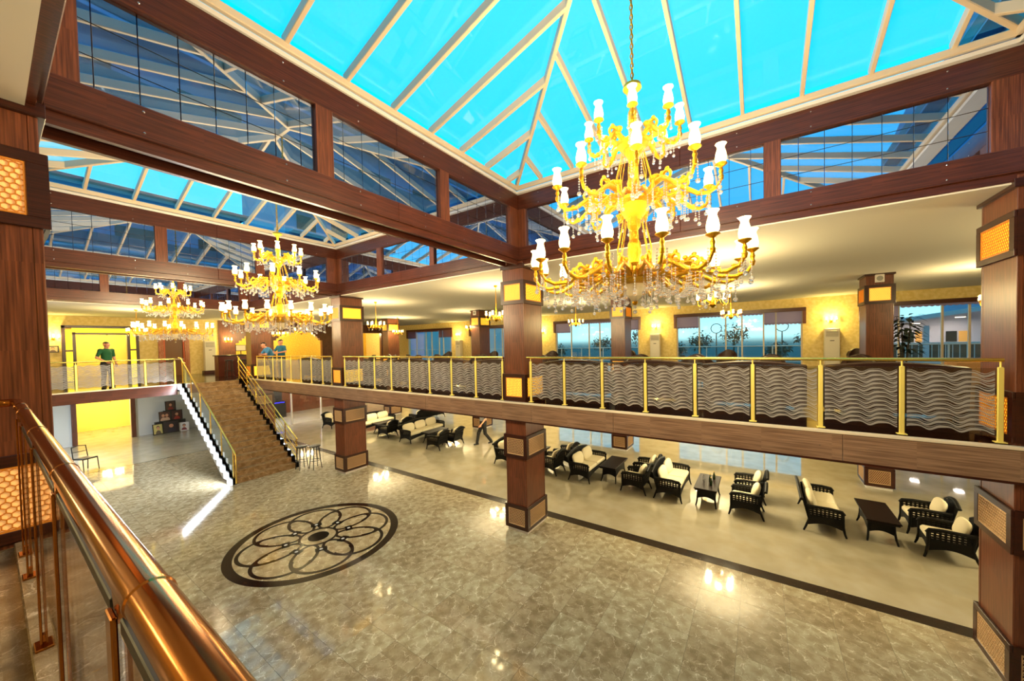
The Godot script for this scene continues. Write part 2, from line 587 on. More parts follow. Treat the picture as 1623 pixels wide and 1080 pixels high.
# ---------------------------------------------------------------- setting
func shell() -> void:
	# gallery ceiling: right of the atrium, over the far end and over the near left side
	struct("ceiling", bb(XR + 0.06, XW + 0.3, CEIL, CEIL + 0.25, -34.0, 12.0), mats["ceiling"])
	struct("ceiling", bb(-9.0, XR + 0.06, CEIL, CEIL + 0.25, -34.0, -19.70), mats["ceiling"])
	struct("ceiling", bb(-9.0, XL - 0.09, CEIL, CEIL + 0.25, -19.70, 12.0), mats["ceiling"])
	struct("ceiling", bb(XL - 0.30, XR + 0.06, CEIL, CEIL + 0.25, 3.1, 12.0), mats["ceiling"])
	# ceiling over the lobby lounge (underside of the gallery slab)
	struct("ceiling", bb(XR + 0.07, XW + 0.3, 2.60, 2.72, -34.0, 12.0), mats["ceiling"])
	struct("ceiling", bb(-9.0, XR + 0.07, 2.60, 2.72, -34.0, -19.365), mats["ceiling"])
	# gallery floor slabs
	struct("floor", bb(XR + 0.036, XW + 0.3, 2.74, FLOOR2, -34.0, 12.0), mats["gallery stone"])
	struct("floor", bb(-9.0, XR + 0.07, 2.74, FLOOR2, -34.0, -19.365), mats["gallery stone"])
	struct("floor", bb(-9.0, 0.30, 2.60, FLOOR2, -19.3, 12.0), mats["marble ledge"])
	struct("floor", bb(0.30, XR + 0.05, 2.60, FLOOR2, 3.1, 12.0), mats["marble ledge"])
	# roof above the ceilings, round the skylights
	struct("ceiling", bb(XR + 0.5, XW + 0.6, 6.40, 6.55, -34.0, 12.0), mats["grout"])
	# outer walls
	struct("wall_left", bb(-9.3, -9.0, 0, 6.4, -34.0, 12.0), mats["wallpaper"])
	struct("wall_near", bb(-9.0, XW + 0.3, 0, 6.4, 12.0, 12.3), mats["wallpaper"])
	struct("wall_under_gallery", bb(0.0, 0.25, 0, 2.6, -19.3, 12.0), mats["wood upright"])
	struct("wall_under_landing", bb(0.25, XR + 3.0, 0, 2.6, 6.0, 6.25), mats["white wall"])

func floors() -> void:
	# sub-floor with dark joints, polished tiles of the atrium on it
	var fl := struct("floor", bb(-9.0, XW + 0.3, -0.4, -0.012, -36.0, 12.0), mats["grout"])
	var T := 0.6
	var g := 0.0015
	var pieces: Array = []
	var c0 := Vector2(4.16, -8.48)
	for i in range(0, 13):
		for j in range(0, 42):
			var x0 := 0.25 + i * T
			var x1 := minf(x0 + T, 7.74)
			var z1 := 5.1 - j * T
			var z0 := maxf(z1 - T, -20.07)
			if x1 - x0 < 0.05 or z1 - z0 < 0.05: continue
			pieces.append([Vector2((x0 + x1) / 2, (z0 + z1) / 2).distance_to(Vector2.ZERO), x0 + g, x1 - g, z0 + g, z1 - g])
	pieces.sort_custom(func(a, b): return a[0] < b[0])
	var rest := MB.new()
	var k := 0
	for p in pieces:
		var poly := PackedVector2Array([Vector2(p[1], p[3]), Vector2(p[2], p[3]), Vector2(p[2], p[4]), Vector2(p[1], p[4])])
		var far := 0.0
		for q in poly: far = maxf(far, q.distance_to(c0))
		var polys: Array = [poly]
		if far < 1.735: continue
		if (Vector2(p[1], p[3]) + Vector2(p[2], p[4])).distance_to(c0 * 2.0) / 2.0 < 2.3:
			var circle := PackedVector2Array()
			for a in 72: circle.append(c0 + Vector2(cos(TAU * a / 72), sin(TAU * a / 72)) * 1.737)
			polys = Geometry2D.clip_polygons(poly, circle)
		var off := Vector2(rng.randf(), rng.randf())
		var turn := rng.randi() % 4
		var m := rng.randi() % 3
		for q in polys:
			var b := MB.new() if k < 290 else rest
			tile(b, q, off, turn)
			if k < 290:
				part(fl, "tile", b.mesh(), mats["marble %d" % m])
				k += 1
	var r := part(fl, "tiles", rest.mesh(), mats["marble 0"])
	r.set_meta("kind", "stuff")
	# lounge and far floor, pale polished stone, with the dark border between
	part(fl, "lounge_paving", bb(8.0, XW + 0.3, -0.012, 0.0, -36.0, 12.0), mats["beige tile"])
	part(fl, "lounge_paving", bb(-9.0, 8.0, -0.012, 0.0, -36.0, -20.12), mats["beige tile"])
	part(fl, "border_strip", bb(7.74, 8.0, -0.012, 0.001, -20.07, 12.0), mats["dark marble"])
	part(fl, "border_strip", bb(-9.0, 8.0, -0.012, 0.001, -20.12, -20.07), mats["dark marble"])
	medallion(Vector3(c0.x, 0, c0.y))

func tile(b: MB, q: PackedVector2Array, off: Vector2, turn: int) -> void:
	var id := Geometry2D.triangulate_polygon(q)
	var uv := func(p: Vector2) -> Vector2:
		var s := p * 0.72
		match turn:
			1: s = Vector2(s.y, -s.x)
			2: s = -s
			3: s = Vector2(-s.y, s.x)
		return s + off
	for i in range(0, id.size(), 3):
		var a := q[id[i]]
		var c := q[id[i + 1]]
		var d := q[id[i + 2]]
		var u := Vector3.UP
		b.tri(Vector3(a.x, 0, a.y), Vector3(c.x, 0, c.y), Vector3(d.x, 0, d.y), u, u, u, uv.call(a), uv.call(c), uv.call(d))
	var mid := Vector2.ZERO
	for p in q: mid += p / q.size()
	for i in q.size():
		var a := q[i]
		var c := q[(i + 1) % q.size()]
		var e := (a + c) / 2 - mid
		b.face(Vector3(a.x, -0.012, a.y), Vector3(c.x, -0.012, c.y), Vector3(c.x, 0, c.y), Vector3(a.x, 0, a.y), Vector3(e.x, 0, e.y))

func medallion(c: Vector3) -> void:
	var o := thing("floor_medallion", "round inlaid marble medallion of interlaced dark ovals on the lobby floor", "medallion", c)
	var b := MB.new()
	b.lathe([Vector2(1.737, -0.012), Vector2(1.735, 0.0), Vector2(0, 0.0)], 72)
	part(o, "field", b.mesh(), tri(mat("medallion field", Color(1.12, 1.08, 1.0), 0.1), mats["marble 0"].albedo_texture, 0.6))
	b = MB.new()
	b.ring(Vector3.ZERO, 1.565, 1.735, -0.002, 0.0015, 72)
	part(o, "outer_ring", b.mesh(), mats["dark marble"])
	for k in 8:
		b = MB.new()
		var a := TAU * k / 8.0
		b.ring(Vector3(cos(a), 0, -sin(a)) * 0.81, 0.185, 0.25, -0.002, 0.0018 + 0.0002 * k, 48, 1.84, 1.0, a)
		part(o, "petal", b.mesh(), mats["dark marble"])
		# outer lobes from petal to petal
		b = MB.new()
		var h := TAU * (k + 0.5) / 8.0
		var q := Basis(Vector3.UP, h)
		for i in 36:
			var p: Array[Vector3] = []
			for e in [i, i + 1]:
				var g: float = deg_to_rad(-107.0 + 214.0 * e / 36.0)
				for r in [-0.034, 0.034]:
					p.append(q * Vector3(0.98 + cos(g) * (0.52 + r), 0, sin(g) * (0.56 + r)))
			var u := Vector3.UP * (0.0036 + 0.0002 * k)
			b.quad(p[0] + u, p[2] + u, p[3] + u, p[1] + u, Vector3.UP)
			b.face(p[0], p[2], p[2] + u, p[0] + u, -p[0])
			b.face(p[1], p[3], p[3] + u, p[1] + u, p[1])
		part(o, "lobe", b.mesh(), mats["dark marble"])
	for k in 8:
		b = MB.new()
		var a := TAU * (k + 0.5) / 8.0
		var q := Basis(Vector3.UP, a)
		var p := Vector3(cos(a), 0, -sin(a)) * 0.635
		b.box(Vector3.ZERO, Vector3(0.15, 0.014, 0.23), 0.0, Transform3D(q, p))
		var lk := part(o, "link", b.mesh(), mats["black marble"])
		b = MB.new()
		b.lathe([Vector2(0.035, 0.0), Vector2(0.035, 0.0075), Vector2(0, 0.0075)], 12, p)
		part(lk, "stud", b.mesh(), mats["white trim"])
	b = MB.new()
	b.ring(Vector3.ZERO, 0.355, 0.405, -0.002, 0.0056, 48)
	part(o, "inner_ring", b.mesh(), mats["dark marble"])
	b = MB.new()
	b.lathe([Vector2(0.215, 0.0), Vector2(0.215, 0.0045), Vector2(0, 0.0045)], 32)
	part(o, "centre_disc", b.mesh(), mats["black marble"])

# ---------------------------------------------------------------- roof trusses
const LB := 6.209
const LT := 6.492
const TB := 7.312
const TT := 7.641

# a truss along x or z: two wooden chords, posts, mirror tiles in the openings, all in local axes:
# l along the truss, y up, d away from the face that the atrium sees
func truss(label: String, origin: Vector3, turn: float, length: float, posts: Array, thick: float, tiles: bool, soffit := true) -> Node3D:
	var o := thing("roof_truss", label, "beam", origin, turn)
	var lv: Material = mats["wood level"]
	var seams := [0.0, length * 0.5, length]
	for i in 2:
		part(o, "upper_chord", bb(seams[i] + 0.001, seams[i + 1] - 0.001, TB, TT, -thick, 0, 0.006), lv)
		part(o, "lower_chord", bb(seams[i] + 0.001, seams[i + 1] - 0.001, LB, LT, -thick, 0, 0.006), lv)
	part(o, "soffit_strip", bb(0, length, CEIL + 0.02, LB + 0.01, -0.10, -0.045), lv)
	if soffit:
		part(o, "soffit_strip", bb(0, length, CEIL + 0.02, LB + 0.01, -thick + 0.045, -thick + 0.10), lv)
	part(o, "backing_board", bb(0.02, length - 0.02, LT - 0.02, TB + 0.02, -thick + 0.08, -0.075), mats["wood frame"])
	var edges: Array = []
	for p in posts:
		part(o, "post", bb(p[0], p[1], LT - 0.01, TB + 0.01, -thick, -0.002, 0.006), mats["wood upright"])
		edges.append(p)
	# mirror tiles, three rows; the columns follow one grid
	var sp := 0.267 if absf(turn) < 0.1 else 0.2945
	for i in edges.size() - 1:
		var a: float = edges[i][1]
		var b: float = edges[i + 1][0]
		if b - a < 0.1: continue
		if not tiles:
			part(o, "mirror_panel", bb(a + 0.004, b - 0.004, LT + 0.004, TB - 0.004, -0.072, -0.06), mats["mirror"])
			continue
		var cuts := [a]
		var k := floorf(a / sp) + 1.0
		while k * sp < b - 0.04:
			if k * sp > a + 0.04: cuts.append(k * sp)
			k += 1.0
		cuts.append(b)
		for c in cuts.size() - 1:
			for r in 3:
				var y0 := LT + (TB - LT) * r / 3.0
				var y1 := LT + (TB - LT) * (r + 1) / 3.0
				var s := Vector3(snappedf(cuts[c + 1] - cuts[c] - 0.005, 0.001), y1 - y0 - 0.005, 0.012)
				part(o, "mirror_tile", boxm(s, 0.002), mats["mirror"], at((cuts[c] + cuts[c + 1]) / 2, (y0 + y1) / 2, -0.066))
	# bolts at the posts
	if not cache.has("bolt"):
		var b := MB.new()
		b.lathe([Vector2(0.010, 0), Vector2(0.009, 0.004), Vector2(0.005, 0.007), Vector2(0, 0.008)], 8, Vector3.ZERO, Basis(Vector3.RIGHT, PI / 2))
		cache["bolt"] = b.mesh()
	for p in posts:
		for x in [p[0] - 0.35, p[1] + 0.35]:
			if x < 0.05 or x > length - 0.05: continue
			for y in [LB + 0.05, LT - 0.05, TB + 0.06, TT - 0.06]:
				part(o, "bolt", cache["bolt"], mats["steel"], at(x, y, 0.0))
	return o

func trusses() -> void:
	var W := XR - XL
	# across the atrium; local x runs with world x, face towards +z
	var cross := [[0.0, 0.19], [2.03, 2.24], [4.07, 4.28], [6.10, 6.41]]
	truss("wood truss across the atrium over the near pair of columns, with mirror tiles", Vector3(XL, 0, -4.464), 0, W, cross, 0.47, true)
	truss("wood truss across the atrium over the second pair of columns, behind the middle chandelier", Vector3(XL, 0, -11.855), 0, W, cross, 0.47, true)
	truss("wood truss across the far end of the atrium above the gallery ceiling edge", Vector3(XL, 0, -19.246), 0, W, cross, 0.47, true)
	truss("wood truss across the near end of the atrium behind the viewpoint", Vector3(XR, 0, 2.95), PI, W, cross, 0.47, false)
	# along the right row; local x runs towards +z, face towards -x
	var L := 7.391
	var rows := ["wood truss with mirror tiles above the right gallery, nearest bay, behind the large chandelier", "wood truss with mirror tiles above the right gallery, second bay, left of the central column", "wood truss with mirror tiles above the right gallery, third and farthest bay"]
	for i in 3:
		var z0: float = ZF[i + 1] - 0.46
		var p := [[0.0, 0.54], [2.62, 2.84], [4.88, 5.09], [7.10, 7.391]]
		if i == 1 or i == 2: p = [[0.0, 0.54], [2.56, 2.78], [4.87, 5.04], [7.10, 7.391]]
		truss(rows[i], Vector3(XR, 0, z0), -PI / 2, L, p, 0.5, true)
		var ls: String = ["nearest", "second", "third"][i]
		truss("wood truss above the left side of the atrium, %s bay" % ls, Vector3(XL, 0, z0 + L), PI / 2, L, [[0.0, 0.29], [2.35, 2.57], [4.6, 4.8], [6.85, 7.391]], 0.2, false)

# ---------------------------------------------------------------- hipped skylights
func skylights() -> void:
	var names := ["glazed hip skylight over the nearest bay, above the large chandelier", "glazed hip skylight over the second bay, above the middle chandelier", "glazed hip skylight over the third bay, above the far chandelier"]
	for i in 3:
		var z1: float = 2.47 - 7.391 * i
		skylight(names[i], 0.35, 6.66, z1 - 6.93, z1)

func skylight(label: String, x0: float, x1: float, z0: float, z1: float) -> void:
	var o := thing("skylight", label, "skylight", Vector3.ZERO)
	var y0 := 7.72
	var S := 0.295
	var b := MB.new()
	b.bx(x0 - 0.3, x0 + 0.02, TT, TT + 0.05, z0 - 0.22, z1 + 0.22)
	b.bx(x1 - 0.02, x1 + 0.3, TT, TT + 0.05, z0 - 0.22, z1 + 0.22)
	b.bx(x0, x1, TT, TT + 0.05, z0 - 0.22, z0 + 0.02)
	b.bx(x0, x1, TT, TT + 0.05, z1 - 0.02, z1 + 0.22)
	part(o, "rim", b.mesh(), mats["white trim"])
	var cf: Material = mats["cream frame"]
	for q in [[Vector3(x0 + 0.03, y0, z0), Vector3(x0 + 0.03, y0, z1)], [Vector3(x1 - 0.03, y0, z0), Vector3(x1 - 0.03, y0, z1)], [Vector3(x0, y0, z0 + 0.03), Vector3(x1, y0, z0 + 0.03)], [Vector3(x0, y0, z1 - 0.03), Vector3(x1, y0, z1 - 0.03)]]:
		var k := MB.new()
		k.bar(q[0] + Vector3(0, 0.03, 0), q[1] + Vector3(0, 0.03, 0), 0.07, 0.09, 0.01)
		part(o, "curb", k.mesh(), cf)
	var half := (x1 - x0) / 2.0
	var yr := y0 + S * half
	var xm := (x0 + x1) / 2
	var ra := Vector3(xm, yr, z0 + half)
	var rb := Vector3(xm, yr, z1 - half)
	var rise := Vector3(0, 0.10, 0)
	for q in [[ra, rb], [Vector3(x0, y0, z0), ra], [Vector3(x1, y0, z0), ra], [Vector3(x0, y0, z1), rb], [Vector3(x1, y0, z1), rb]]:
		var k := MB.new()
		k.bar(q[0] + rise, q[1] + rise, 0.06, 0.13, 0.008)
		part(o, "hip_bar", k.mesh(), cf)
	# long slopes (eaves along z) and end slopes (eaves along x): [start of eave, along, inwards, length]
	for s in [[Vector3(x0, y0, z0), Vector3.BACK, Vector3.RIGHT, z1 - z0], [Vector3(x1, y0, z0), Vector3.BACK, Vector3.LEFT, z1 - z0], [Vector3(x0, y0, z0), Vector3.RIGHT, Vector3.BACK, x1 - x0], [Vector3(x0, y0, z1), Vector3.RIGHT, Vector3.FORWARD, x1 - x0]]:
		var len: float = s[3]
		var gap := 0.72
		var first := 0.645 if absf(s[1].z) > 0.5 else 0.93
		var cuts: Array = [0.0]
		var c := first
		while c < len - 0.2:
			cuts.append(c)
			c += gap
		cuts.append(len)
		var lift := Vector3(0, 0.17, 0)
		var pt := func(a: float, run: float) -> Vector3: return s[0] + s[1] * a + s[2] * run + Vector3(0, S * run, 0)
		for i in range(1, cuts.size() - 1):
			var run := minf(half, minf(cuts[i], len - cuts[i]))
			var k := MB.new()
			k.bar(pt.call(cuts[i], 0.0) + rise, pt.call(cuts[i], run) + rise, 0.05, 0.12, 0.006)
			part(o, "glazing_bar", k.mesh(), cf)
		for i in cuts.size() - 1:
			var a: float = cuts[i]
			var e: float = cuts[i + 1]
			var poly: Array = [pt.call(a, 0.0) + lift, pt.call(e, 0.0) + lift]
			var ke := [e]
			for turnp in [len - half, len / 2.0, half]:
				if turnp > a + 0.001 and turnp < e - 0.001 and not ke.has(turnp): ke.append(turnp)
			ke.append(a)
			for q in ke:
				var run := minf(half, minf(q, len - q))
				if run > 0.001: poly.append(pt.call(q, run) + lift)
			var k := MB.new()
			k.plate(poly, 0.012)
			part(o, "pane", k.mesh(), mats["pane"])

# ---------------------------------------------------------------- columns
func screen_mesh(w: float, h: float, r: float) -> ArrayMesh:
	# honeycomb fretwork: plate of thickness 8 mm with hexagonal holes, in the xy plane
	var key := "hex%s_%s_%s" % [w, h, r]
	if cache.has(key): return cache[key]
	var b := MB.new()
	var wall := r * 0.16
	var dx := r * sqrt(3.0)
	var dy := r * 1.5
	var ny := int(h / dy) + 2
	var nx := int(w / dx) + 2
	for j in range(-ny, ny + 1):
		for i in range(-nx, nx + 1):
			var c := Vector2(i * dx + (dx / 2 if absi(j) % 2 == 1 else 0.0), j * dy)
			if absf(c.x) > w / 2 + r * 0.2 or absf(c.y) > h / 2 + r * 0.2: continue
			for k in 6:
				var a0 := deg_to_rad(60.0 * k + 30.0)
				var a1 := deg_to_rad(60.0 * k + 90.0)
				var o0 := c + Vector2(cos(a0), sin(a0)) * r
				var o1 := c + Vector2(cos(a1), sin(a1)) * r
				var i0 := c + Vector2(cos(a0), sin(a0)) * (r - wall)
				var i1 := c + Vector2(cos(a1), sin(a1)) * (r - wall)
				var cl := func(p: Vector2, z: float) -> Vector3: return Vector3(clampf(p.x, -w / 2, w / 2), clampf(p.y, -h / 2, h / 2), z)
				b.quad(cl.call(o0, 0.004), cl.call(o1, 0.004), cl.call(i1, 0.004), cl.call(i0, 0.004), Vector3.BACK)
				var m := (c - (o0 + o1) / 2).normalized()
				b.quad(cl.call(i0, 0.004), cl.call(i1, 0.004), cl.call(i1, -0.008), cl.call(i0, -0.008), Vector3(m.x, m.y, 0))
	# thin edging
	for q in [[-w / 2, w / 2, -h / 2, -h / 2 + 0.012], [-w / 2, w / 2, h / 2 - 0.012, h / 2], [-w / 2, -w / 2 + 0.012, -h / 2, h / 2], [w / 2 - 0.012, w / 2, -h / 2, h / 2]]:
		b.bx(q[0], q[1], q[2], q[3], -0.008, 0.006)
	cache[key] = b.mesh()
	return cache[key]

func collar(o: Node3D, called: String, y0: float, y1: float, lit: bool, sides: Array, dim := false) -> void:
	var hx := COL.x / 2
	var hz := COL.y / 2
	var q := MB.new()
	q.bx(-hx + 0.022, hx - 0.022, y0 + 0.01, y1 - 0.01, -hz + 0.022, hz - 0.022)
	var fy := 0.08
	for s in [-1.0, 1.0]:
		# rails and stiles on all four faces
		q.box(Vector3(0, (y0 + fy * 0.5), s * (hz - 0.0125)), Vector3(hx * 2, fy, 0.025), 0.004)
		q.box(Vector3(0, (y1 - fy * 0.5), s * (hz - 0.0125)), Vector3(hx * 2, fy, 0.025), 0.004)
		q.box(Vector3(s * (hx - 0.0125), (y0 + fy * 0.5), 0), Vector3(0.025, fy, hz * 2 - 0.052))
		q.box(Vector3(s * (hx - 0.0125), (y1 - fy * 0.5), 0), Vector3(0.025, fy, hz * 2 - 0.052))
		for t in [-1.0, 1.0]:
			q.box(Vector3(t * (hx - 0.05), (y0 + y1) / 2, s * (hz - 0.0125)), Vector3(0.1, y1 - y0 - fy * 2, 0.025))
			q.box(Vector3(s * (hx - 0.0125), (y0 + y1) / 2, t * (hz - 0.058)), Vector3(0.025, y1 - y0 - fy * 2, 0.064))
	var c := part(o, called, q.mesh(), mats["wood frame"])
	var h := y1 - y0 - fy * 2
	for s in sides:
		var wx: float = (COL.x - 0.2) if absf(s.z) > 0.5 else (COL.y - 0.18)
		var ang := atan2(s.x, s.z)
		var d: float = (hz if absf(s.z) > 0.5 else hx)
		var bs := Basis(Vector3.UP, ang)
		var p: Vector3 = s * (d - 0.012) + Vector3(0, (y0 + y1) / 2, 0)
		part(c, "honeycomb_screen", screen_mesh(snappedf(wx, 0.001), snappedf(h, 0.001), 0.0245), mats["amber screen" if lit else "cream screen"], Transform3D(bs, p))
		var pm: Material = mats["brown plate"]
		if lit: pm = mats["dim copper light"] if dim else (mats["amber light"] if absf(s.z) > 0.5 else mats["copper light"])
		part(c, "light_panel" if lit else "panel", boxm(Vector3(snappedf(wx, 0.001), snappedf(h, 0.001), 0.004)), pm, Transform3D(bs, p - s * 0.0085))

func column(label: String, x: float, zf: float, lower := true, dim := false) -> Node3D:
	var o := thing("column", label, "column", Vector3(x + COL.x / 2, 0, zf - COL.y / 2))
	var hx := COL.x / 2 - 0.04
	var hz := COL.y / 2 - 0.04
	var all := [Vector3.LEFT, Vector3.BACK, Vector3.FORWARD, Vector3.RIGHT]
	var b := MB.new()
	var y0 := 0.08 if lower else FLOOR2
	b.bx(-hx, hx, y0, CEIL + 0.1, -hz, hz)
	for sx in [-1.0, 1.0]:
		for sz in [-1.0, 1.0]:
			b.box(Vector3(sx * (hx - 0.02), (y0 + CEIL + 0.1) / 2, sz * (hz - 0.02)), Vector3(0.05, CEIL + 0.1 - y0, 0.05), 0.006)
	part(o, "shaft", b.mesh(), mats["wood upright"])
	if lower:
		part(o, "plinth", bb(-hx, hx, 0.0, 0.085, -hz, hz, 0.004), mats["white trim"])
		collar(o, "base_box", 0.08, 0.624, false, all)
		collar(o, "middle_box", 1.719, 2.254, false, all)
	collar(o, "gallery_base_box", 3.05, 3.654, true, all, dim)
	collar(o, "capital_box", 5.246, 5.78, true, all, dim)
	part(o, "top_board", bb(-hx - 0.04, hx + 0.04, CEIL - 0.05, CEIL + 0.05, -hz - 0.04, hz + 0.04, 0.004), mats["wood frame"])
	return o

func columns() -> void:
	column("large wood-clad column at the right edge beside the nearest railing post", XR, ZF[0])
	column("wood-clad column in the middle of the right row, below the corner of the near skylight", XR, ZF[1])
	column("wood-clad column left of the middle one, beside the far end of the second railing", XR, ZF[2])
	column("wood-clad column beside the top of the staircase, behind the two men in blue", XR, ZF[3])
	column("dark wood column at the left edge beside the end of the bronze handrail", XL - COL.x, -4.27, true, true)
	column("wood-clad column on the far left side, hidden past the left edge column", XL - COL.x, ZF[2], true)
	var lab := ["rear gallery column with a speaker, left of the far right windows", "rear gallery column before the left window behind the large chandelier", "rear gallery column just left of the middle column, with a speaker", "rear gallery column at the far left end, beside the yellow doorway"]
	for i in 4:
		var o := column(lab[i], XD, ZF[i])
		if i == 0 or i == 2:
			var s := single("wall_speaker", boxm(Vector3(0.19, 0.22, 0.05), 0.01), mats["white trim"], ["white square loudspeaker high on the rear column at the right", "white square loudspeaker high on the rear column left of the middle column"][i / 2], "speaker", Vector3(XD + 0.015, 5.95, ZF[i] - 0.32))
			s.rotation.y = -PI / 2
			var b := MB.new()
			b.lathe([Vector2(0.07, 0.0), Vector2(0.065, 0.008), Vector2(0.0, 0.004)], 14, Vector3(0, 0, 0.025), Basis(Vector3.RIGHT, PI / 2))
			part(s, "grille", b.mesh(), mat("grille", Color(0.55, 0.55, 0.53), 0.6))

# ---------------------------------------------------------------- railings
func wave_mesh(w: float) -> ArrayMesh:
	var key := "wave%s" % w
	if cache.has(key): return cache[key]
	var b := MB.new()
	var n := 13
	var seg := int(w / 0.02)
	for r in n:
		var yb := 0.045 + 0.755 * (r + 0.3) / n
		for layer in 2:
			for i in seg:
				var p: Array[Vector3] = []
				for e in [[i, -1], [i + 1, -1], [i + 1, 1], [i, 1]]:
					var x: float = (w * e[0]) / seg
					var ph := TAU * x / 0.27 + r * 0.13 + 0.3 * sin(r * 1.7)
					var th := (0.0128 + 0.0040 * sin(ph + 1.3)) if layer == 0 else (0.0036 + 0.0016 * sin(ph + 3.6))
					var y := yb + 0.0235 * sin(ph) + 0.006 * sin(ph * 2.0 + 1.6) + (0.0 if layer == 0 else 0.0280 + 0.002 * sin(ph + 2.0))
					p.append(Vector3(x - w / 2, y + e[1] * th, 0))
				b.quad(p[0], p[1], p[2], p[3], Vector3.BACK)
	cache[key] = b.mesh()
	return cache[key]

# a straight railing run in local axes: along +x from 0, posts at the given places
func railing(label: String, origin: Vector3, turn: float, posts: Array, x0: float, x1: float, metal := "brass") -> Node3D:
	var o := thing("railing", label, "railing", origin, turn)
	var m: Material = mats[metal]
	var b := MB.new()
	b.tube([Vector3(x0, 1.0, 0), Vector3(x1, 1.0, 0)], [0.024, 0.024], 14)
	part(o, "handrail", b.mesh(), m)
	if not cache.has("rail_post"):
		b = MB.new()
		b.box(Vector3(0, 0.455, 0), Vector3(0.05, 0.91, 0.03), 0.004)
		b.box(Vector3(0, 0.012, 0), Vector3(0.1, 0.012, 0.08), 0.004)
		b.tube([Vector3(0, 0.9, 0), Vector3(0, 0.985, 0)], [0.010, 0.010], 8)
		b.box(Vector3(0, 0.905, 0), Vector3(0.04, 0.02, 0.024), 0.004)
		cache["rail_post"] = b.mesh()
	for p in posts:
		part(o, "post", cache["rail_post"], mats["brass post"], at(p, 0, 0))
	for i in posts.size() - 1:
		var w := snappedf(posts[i + 1] - posts[i] - 0.06, 0.005)
		if w < 0.15 or w > 1.5: continue
		var g := part(o, "glass_panel", boxm(Vector3(w, 0.82, 0.010)), mats["rail glass"], at((posts[i] + posts[i + 1]) / 2, 0.49, 0))
		var e := part(g, "wave_etching", wave_mesh(snappedf(w - 0.03, 0.005)), mats["etching"], at(0, -0.42, 0.0065))
		e.set_meta("kind", "stuff")
	return o

func railings() -> void:
	# right gallery edge: local x runs towards +z after the turn
	var sets := [[0, 9, -4.25, 0.8285, "glass and brass railing of the right gallery, nearest run with wave-etched panels", -4.35, 2.40], [1, 9, -11.65, 0.8275, "glass and brass railing of the right gallery, second run left of the middle column", -11.72, -5.01], [2, 8, -18.65, 0.795, "glass and brass railing of the right gallery beside the staircase, with two men behind it", -18.65, -12.42]]
	for s in sets:
		var p: Array = []
		for k in s[1]: p.append(s[2] + s[3] * k)
		if s[0] == 2: p.append(-12.46)
		railing(s[4], Vector3(XR + 0.05, FLOOR2 + 0.02, 0), -PI / 2, p, s[5], s[6])
	var q: Array = []
	for k in 5: q.append(0.88 + 0.83 * k)
	railing("glass and brass railing across the far gallery, in front of the man in green", Vector3(0, FLOOR2 + 0.02, -19.36), 0, q, 0.35, 4.22)
	# fascia boards under the rails
	var o := thing("gallery_fascia", "long wood fascia board along the edge of the right gallery", "fascia", Vector3(XR, 2.603, 0))
	var cuts := [-19.3, -16.6, -13.9, -10.3, -7.6, -4.2, -2.35, 0.95, 3.1]
	for i in cuts.size() - 1:
		part(o, "board", bb(-0.04, -0.002, 0, 0.375, cuts[i] + 0.002, cuts[i + 1] - 0.002, 0.004), mats["wood fascia"])
		for z in [cuts[i] + 0.25, cuts[i + 1] - 0.25]:
			if not cache.has("stud"):
				var b := MB.new()
				b.lathe([Vector2(0.009, 0), Vector2(0.007, 0.004), Vector2(0, 0.005)], 8, Vector3.ZERO, Basis(Vector3.BACK, PI / 2))
				cache["stud"] = b.mesh()
			part(o, "stud", cache["stud"], mats["steel"], at(-0.04, 0.19, z))
	part(o, "lower_batten", bb(-0.036, 0.0, -0.03, 0.0, -19.3, 3.1), mats["wood frame"])
	part(o, "stone_lip", bb(-0.052, 0.035, 0.377, 0.417, -19.3, 3.1, 0.005), mats["lip"])
	var e := thing("gallery_fascia", "shorter wood fascia board below the far gallery railing, left of the stairs", "fascia", Vector3(0, 2.603, -19.30))
	for c in [[-0.5, 2.0], [2.0, 4.24]]:
		part(e, "board", bb(c[0], c[1] - 0.002, 0, 0.375, -0.06, 0, 0.004), mats["wood level"])
	part(e, "stone_lip", bb(-0.5, 4.24, 0.377, 0.417, -0.12, 0.015, 0.005), mats["lip"])

# ---------------------------------------------------------------- window wall
const WIN := [[-24.98, -19.84], [-17.88, -12.74], [-10.76, -5.58], [-3.64, 1.54], [3.48, 8.66]]

func windows() -> void:
	var b := MB.new()
	var z := -34.0
	for w in WIN + [[12.3, 12.3]]:
		b.bx(XW, XW + 0.3, -0.3, 6.4, z, w[0])
		z = w[1]
		if w[0] < 12.0:
			b.bx(XW, XW + 0.3, 5.58, 6.4, w[0], w[1])
			b.bx(XW, XW + 0.3, 2.35, 3.05, w[0], w[1])
	struct("wall_right", b.mesh(), mats["wallpaper"])
	for i in WIN.size():
		window(i, WIN[i][0], WIN[i][1], 3.05, 5.58, true)
		window(i, WIN[i][0], WIN[i][1], 0.0, 2.35, false)

